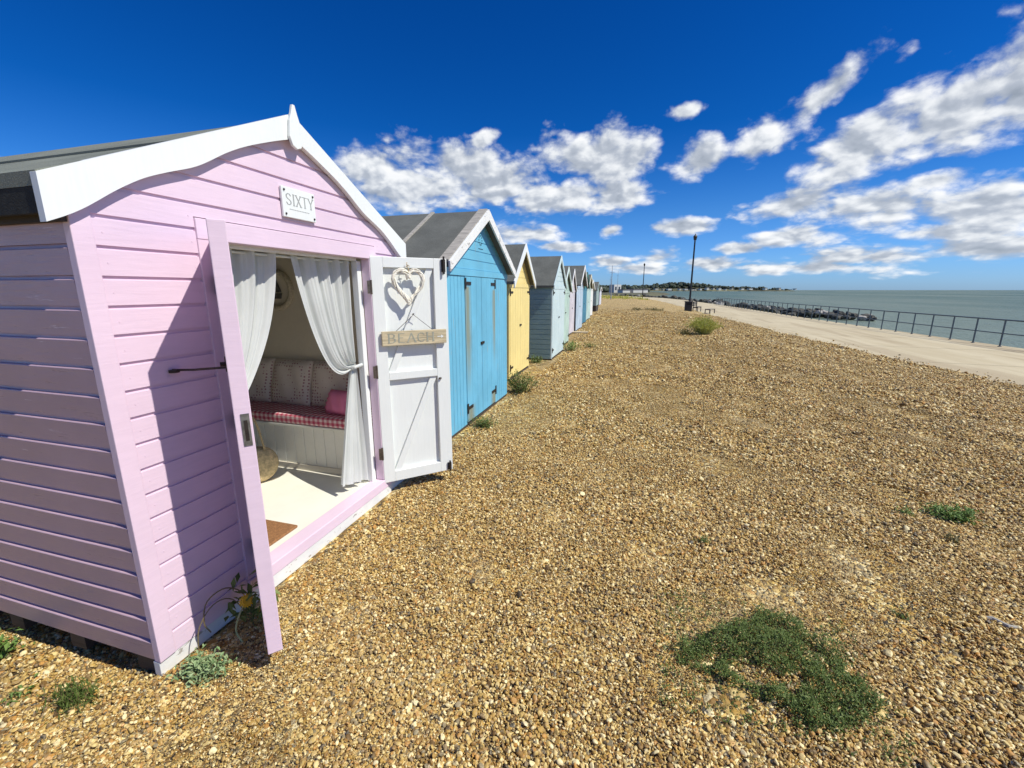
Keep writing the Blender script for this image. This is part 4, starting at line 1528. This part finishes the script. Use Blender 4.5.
# plank step in front of the dusty pink hut
o = MB().box(-0.62, 0.0, -0.16, 0.16, 0, 0.045).build('plank', M['drift'], None, 0.004, loc=(-1.80, 16.6, 0.0), rz=R(6))
tag(o, 'pale plank lying on the shingle before the dusty pink hut', 'plank')

# ------------------------------------------------------------------ plants
def leaves(pts, size, rng, up=0.5, aspect=0.42, curl=0.25):
    """one small folded leaf per point"""
    v, f = [], []
    for (x, y, z) in pts:
        a = rng.uniform(0, 6.283)
        tl = rng.gauss(up, 0.45)
        s = size * rng.uniform(0.6, 1.3)
        d = Vector((math.cos(a) * math.cos(tl), math.sin(a) * math.cos(tl), math.sin(tl)))
        sd = Vector((-math.sin(a), math.cos(a), rng.uniform(-.5, .5))).normalized() * s * aspect * 0.5
        p0 = Vector((x, y, z))
        p1 = p0 + d * s * 0.5 + Vector((0, 0, s * curl * 0.5))
        p2 = p0 + d * s
        o = len(v)
        v += [tuple(p0), tuple(p1 + sd), tuple(p2), tuple(p1 - sd)]
        f += [(o, o + 1, o + 2), (o, o + 2, o + 3)]
    return v, f


def inside(x, y, poly):
    c = False
    j = len(poly) - 1
    for i in range(len(poly)):
        if (poly[i][1] > y) != (poly[j][1] > y) and x < (poly[j][0] - poly[i][0]) * (y - poly[i][1]) / (poly[j][1] - poly[i][1]) + poly[i][0]:
            c = not c
        j = i
    return c


def carpet(label, poly, n, hgt, size, mat, seed, thin=0.15, name='ground_plant', group=None):
    """low creeping plant: leaf tufts over an uneven patch"""
    rng = random.Random(seed)
    cx = sum(p[0] for p in poly) / len(poly)
    cy = sum(p[1] for p in poly) / len(poly)
    pts = []
    x0, x1 = min(p[0] for p in poly), max(p[0] for p in poly)
    y0, y1 = min(p[1] for p in poly), max(p[1] for p in poly)
    tries = 0
    while len(pts) < n and tries < n * 30:
        tries += 1
        x, y = rng.uniform(x0 - .06, x1 + .06), rng.uniform(y0 - .06, y1 + .06)
        dn = mnoise.noise(Vector((x * 6, y * 6, seed)))
        d2 = mnoise.noise(Vector((x * 17, y * 17, seed + 3)))
        jx, jy = x + 0.07 * mnoise.noise(Vector((x * 9, y * 9, 9.))), y + 0.07 * mnoise.noise(Vector((x * 9, y * 9, 19.)))
        ok = inside(jx, jy, poly)
        if not ok and rng.random() > 0.09:
            continue
        if dn + d2 * 0.6 < thin - 0.45 and rng.random() < 0.93:
            continue
        hh = hgt * max(0.10, 0.5 + 1.0 * dn + 0.75 * d2) * (1 if ok else 0.3)
        g = float(ground_z(x, y))
        k = rng.randint(3, 6)
        for q in range(k):
            pts.append((x + rng.gauss(0, size * .5), y + rng.gauss(0, size * .5), g + 0.008 + rng.random() * hh))
    g0 = float(ground_z(cx, cy))
    v, f = leaves(pts, size, rng)
    v = [(a - cx, b_ - cy, c - g0) for a, b_, c in v]
    o = raw(name, v, f, mat, None, False, (cx, cy, g0))
    return tag(o, label, 'plant', group)


MAT_POLY = [(0.234, 1.733), (0.347, 1.9), (0.54, 2.014), (0.70, 2.17), (0.78, 2.15), (0.838, 2.087), (0.963, 2.001), (1.005, 1.829), (1.0, 1.712), (0.86, 1.60), (0.80, 1.56), (0.67, 1.55), (0.59, 1.60), (0.54, 1.66), (0.47, 1.67), (0.42, 1.71), (0.361, 1.69)]
carpet('large dark green carpet of low plants on the foreground shingle', MAT_POLY, 17000, 0.072, 0.013, M['leaf_mat'], 5, 0.14)


def clump(label, x, y, rx, ry, h, n, size, mat, seed, stems=9, name='weed', stem_m=None, group=None, up=0.5, aspect=0.42):
    """upright bushy plant: stems with leaves along them"""
    rng = random.Random(seed)
    z = float(ground_z(x, y))
    o = thing(name, label, 'plant', (x, y, z), 0, group)
    ms = MB()
    pts = []
    per = max(3, n // stems)
    for k in range(stems):
        a = rng.uniform(0, 6.283)
        r0 = rng.random() ** 0.6
        tip = Vector((math.cos(a) * rx * r0, math.sin(a) * ry * r0, h * (1 - 0.55 * r0 * r0) * rng.uniform(0.7, 1.08)))
        b0 = Vector((tip.x * 0.25, tip.y * 0.25, -0.02))
        mid = (b0 + tip) / 2 + Vector((rng.gauss(0, .04) * rx, rng.gauss(0, .04) * ry, h * 0.12))
        ms.tube([b0, mid, tip], [0.0035 + h * 0.006, 0.003 + h * 0.004, 0.0015], 5)
        for q in range(per):
            t = rng.uniform(0.12, 1.05)
            p = b0.lerp(mid, t * 2) if t < 0.5 else mid.lerp(tip, t * 2 - 1)
            sp = size * 0.8
            pts.append((p.x + rng.gauss(0, sp), p.y + rng.gauss(0, sp), max(0.005, p.z + rng.gauss(0, sp * .7))))
    v, f = leaves(pts, size, rng, up, aspect)
    raw('foliage', v, f, mat, o)
    ms.build('stem', stem_m or M['stem'], o)
    return o


clump('bushy green plant at the far corner of the blue hut', -1.72, 6.50, 0.30, 0.30, 0.36, 1500, 0.035, M['leaf_mat'], 21, 34)
clump('low green plant at the near foot of the blue hut door', -1.70, 4.66, 0.17, 0.14, 0.12, 520, 0.030, M['leaf_mat'], 22, 18)
clump('tall yellow green bush standing alone on the open shingle', 2.35, 17.6, 0.72, 0.55, 0.66, 4200, 0.065, M['leaf_yellow'], 23, 80, 'bush', M['stem_pale'], up=1.0, aspect=0.25)
clump('low olive skirt of leaves at the left foot of the yellow bush', 1.75, 17.3, 0.45, 0.35, 0.20, 500, 0.06, M['leaf_dry'], 24, 20, 'bush')
clump('feathery green rosette at the right side of the open shingle', 2.27, 3.62, 0.17, 0.11, 0.08, 620, 0.030, M['leaf_bright'], 25, 22, up=0.3)
clump('small olive sprig just below the feathery rosette', 2.05, 3.22, 0.06, 0.05, 0.05, 60, 0.03, M['leaf_dry'], 26, 6)
clump('tiny green sprig left of the feathery rosette', 1.99, 3.60, 0.06, 0.05, 0.04, 80, 0.022, M['leaf_bright'], 27, 6)
clump('small green tuft in the middle of the open shingle', 0.50, 2.77, 0.055, 0.045, 0.035, 120, 0.018, M['leaf_mat'], 28, 8)
clump('small dark tuft near the right edge above the carpet plant', 1.36, 2.35, 0.03, 0.03, 0.03, 60, 0.016, M['leaf_mat'], 281, 6)
clump('thin olive plant at the right edge of the foreground', 1.80, 2.12, 0.10, 0.07, 0.06, 120, 0.025, M['leaf_dry'], 29, 9)
clump('grassy green clump in front of the pink side wall', -2.14, 0.90, 0.13, 0.06, 0.06, 600, 0.030, M['leaf_mat'], 30, 30, up=0.9, aspect=0.14)
clump('bright green weed at the left edge under the pink hut', -2.80, 0.96, 0.09, 0.06, 0.10, 160, 0.040, M['leaf_bright'], 31, 8)
clump('small green sprig on the pebbles left of the grassy clump', -2.42, 0.86, 0.06, 0.04, 0.03, 90, 0.022, M['leaf_bright'], 311, 6)
clump('silvery green plant at the front corner of the pink hut', -1.70, 1.11, 0.115, 0.085, 0.06, 900, 0.022, M['leaf_silver'], 32, 30, up=0.4)
clump('green weed at the foot of the aqua hut', -1.72, 11.6, 0.30, 0.35, 0.26, 420, 0.05, M['leaf_bright'], 33, 18)
clump('small weed on the shingle beyond the aqua hut', -1.25, 12.4, 0.16, 0.14, 0.14, 160, 0.05, M['leaf_mat'], 34, 8)
clump('low weed between the yellow and aqua huts', -2.2, 9.4, 0.25, 0.18, 0.12, 260, 0.05, M['leaf_mat'], 35, 10)
carpet('right hand dark plant patch far out on the shingle', [(0.7, 36.9), (1.8, 36.9), (2.1, 37.6), (1.2, 38.3), (0.5, 37.8)], 500, 0.22, 0.10, M['leaf_dry'], 41, 0.0)
carpet('left hand dark plant patch far out on the shingle', [(-0.6, 36.8), (0.1, 36.8), (0.3, 37.3), (-0.3, 37.8)], 250, 0.2, 0.10, M['leaf_dry'], 42, 0.0)
carpet('long strip of scrub where the shingle meets the far shore', [(-14, 84), (0.5, 80), (1.8, 86), (-3, 98), (-14, 104)], 2600, 0.5, 0.28, M['leaf_yellow'], 43, -0.1)

# the yellow flower behind the pink door
fl = thing('flower', 'yellow daisy like flower with dark leaves behind the pink door', 'flower', (-1.70, 1.38, 0.0))
m = MB()
m.curve([(0.02, -0.10, 0.0), (0.0, -0.105, 0.06), (0.0, -0.08, 0.12), (-0.005, -0.035, 0.155)], 0.004, 6)
m.build('flower_stem', M['stem_pale'], fl)
m = MB()
c = Vector((-0.005, -0.03, 0.16))
ax = Vector((0.75, -0.35, 0.55)).normalized()
u = ax.cross(Vector((0, 0, 1))).normalized()
v_ = ax.cross(u)
for ring, (rr, nn, lift) in enumerate(((0.034, 17, 0.004), (0.025, 13, 0.010))):
    for k in range(nn):
        a = 2 * math.pi * k / nn + ring * 0.2
        d = u * math.cos(a) + v_ * math.sin(a)
        s_ = u * -math.sin(a) + v_ * math.cos(a)
        p0, p1, p2 = c + ax * lift, c + d * rr * 0.7 + ax * (lift + 0.004), c + d * rr + ax * lift * 0.5
        m.add([p0, p1 + s_ * 0.005, p2, p1 - s_ * 0.005], [(0, 1, 2, 3)])
m.build('petals', M['petal'], fl)
rng = random.Random(8)
pts = []
for k in range(90):
    pts.append((rng.gauss(-0.03, 0.045), rng.gauss(0.015, 0.045), abs(rng.gauss(0.07, 0.06)) + 0.01))
v, f = leaves(pts, 0.055, rng, 0.4, 0.4)
raw('foliage', v, f, M['leaf_mat'], fl)
ds = thing('dry_stem', 'looping dry brown stem arching by the pink front wall', 'plant', (-1.78, 1.33, 0.0))
m = MB()
m.curve([(0.05, 0.06, 0.0), (0.03, 0.05, 0.16), (0.0, -0.01, 0.235), (-0.02, -0.09, 0.22), (-0.01, -0.125, 0.14), (0.0, -0.11, 0.08)], 0.0028, 6)
m.curve([(0.05, 0.06, 0.0), (0.02, 0.0, 0.17), (0.0, -0.08, 0.20), (-0.01, -0.15, 0.13), (0.0, -0.175, 0.03)], 0.0024, 6)
m.build('stalk', M['stem'], ds)
dw = MB().tube([(0, 0, 0.012), (0.05, 0.012, 0.02), (0.10, -0.01, 0.016), (0.15, 0.01, 0.014)], [0.006, 0.011, 0.010, 0.004], 7).build('driftwood', M['grey_timber'], None, loc=(1.72, 2.43, -0.01), rz=R(-18))
tag(dw, 'thin pale piece of driftwood at the right edge of the shingle', 'driftwood')
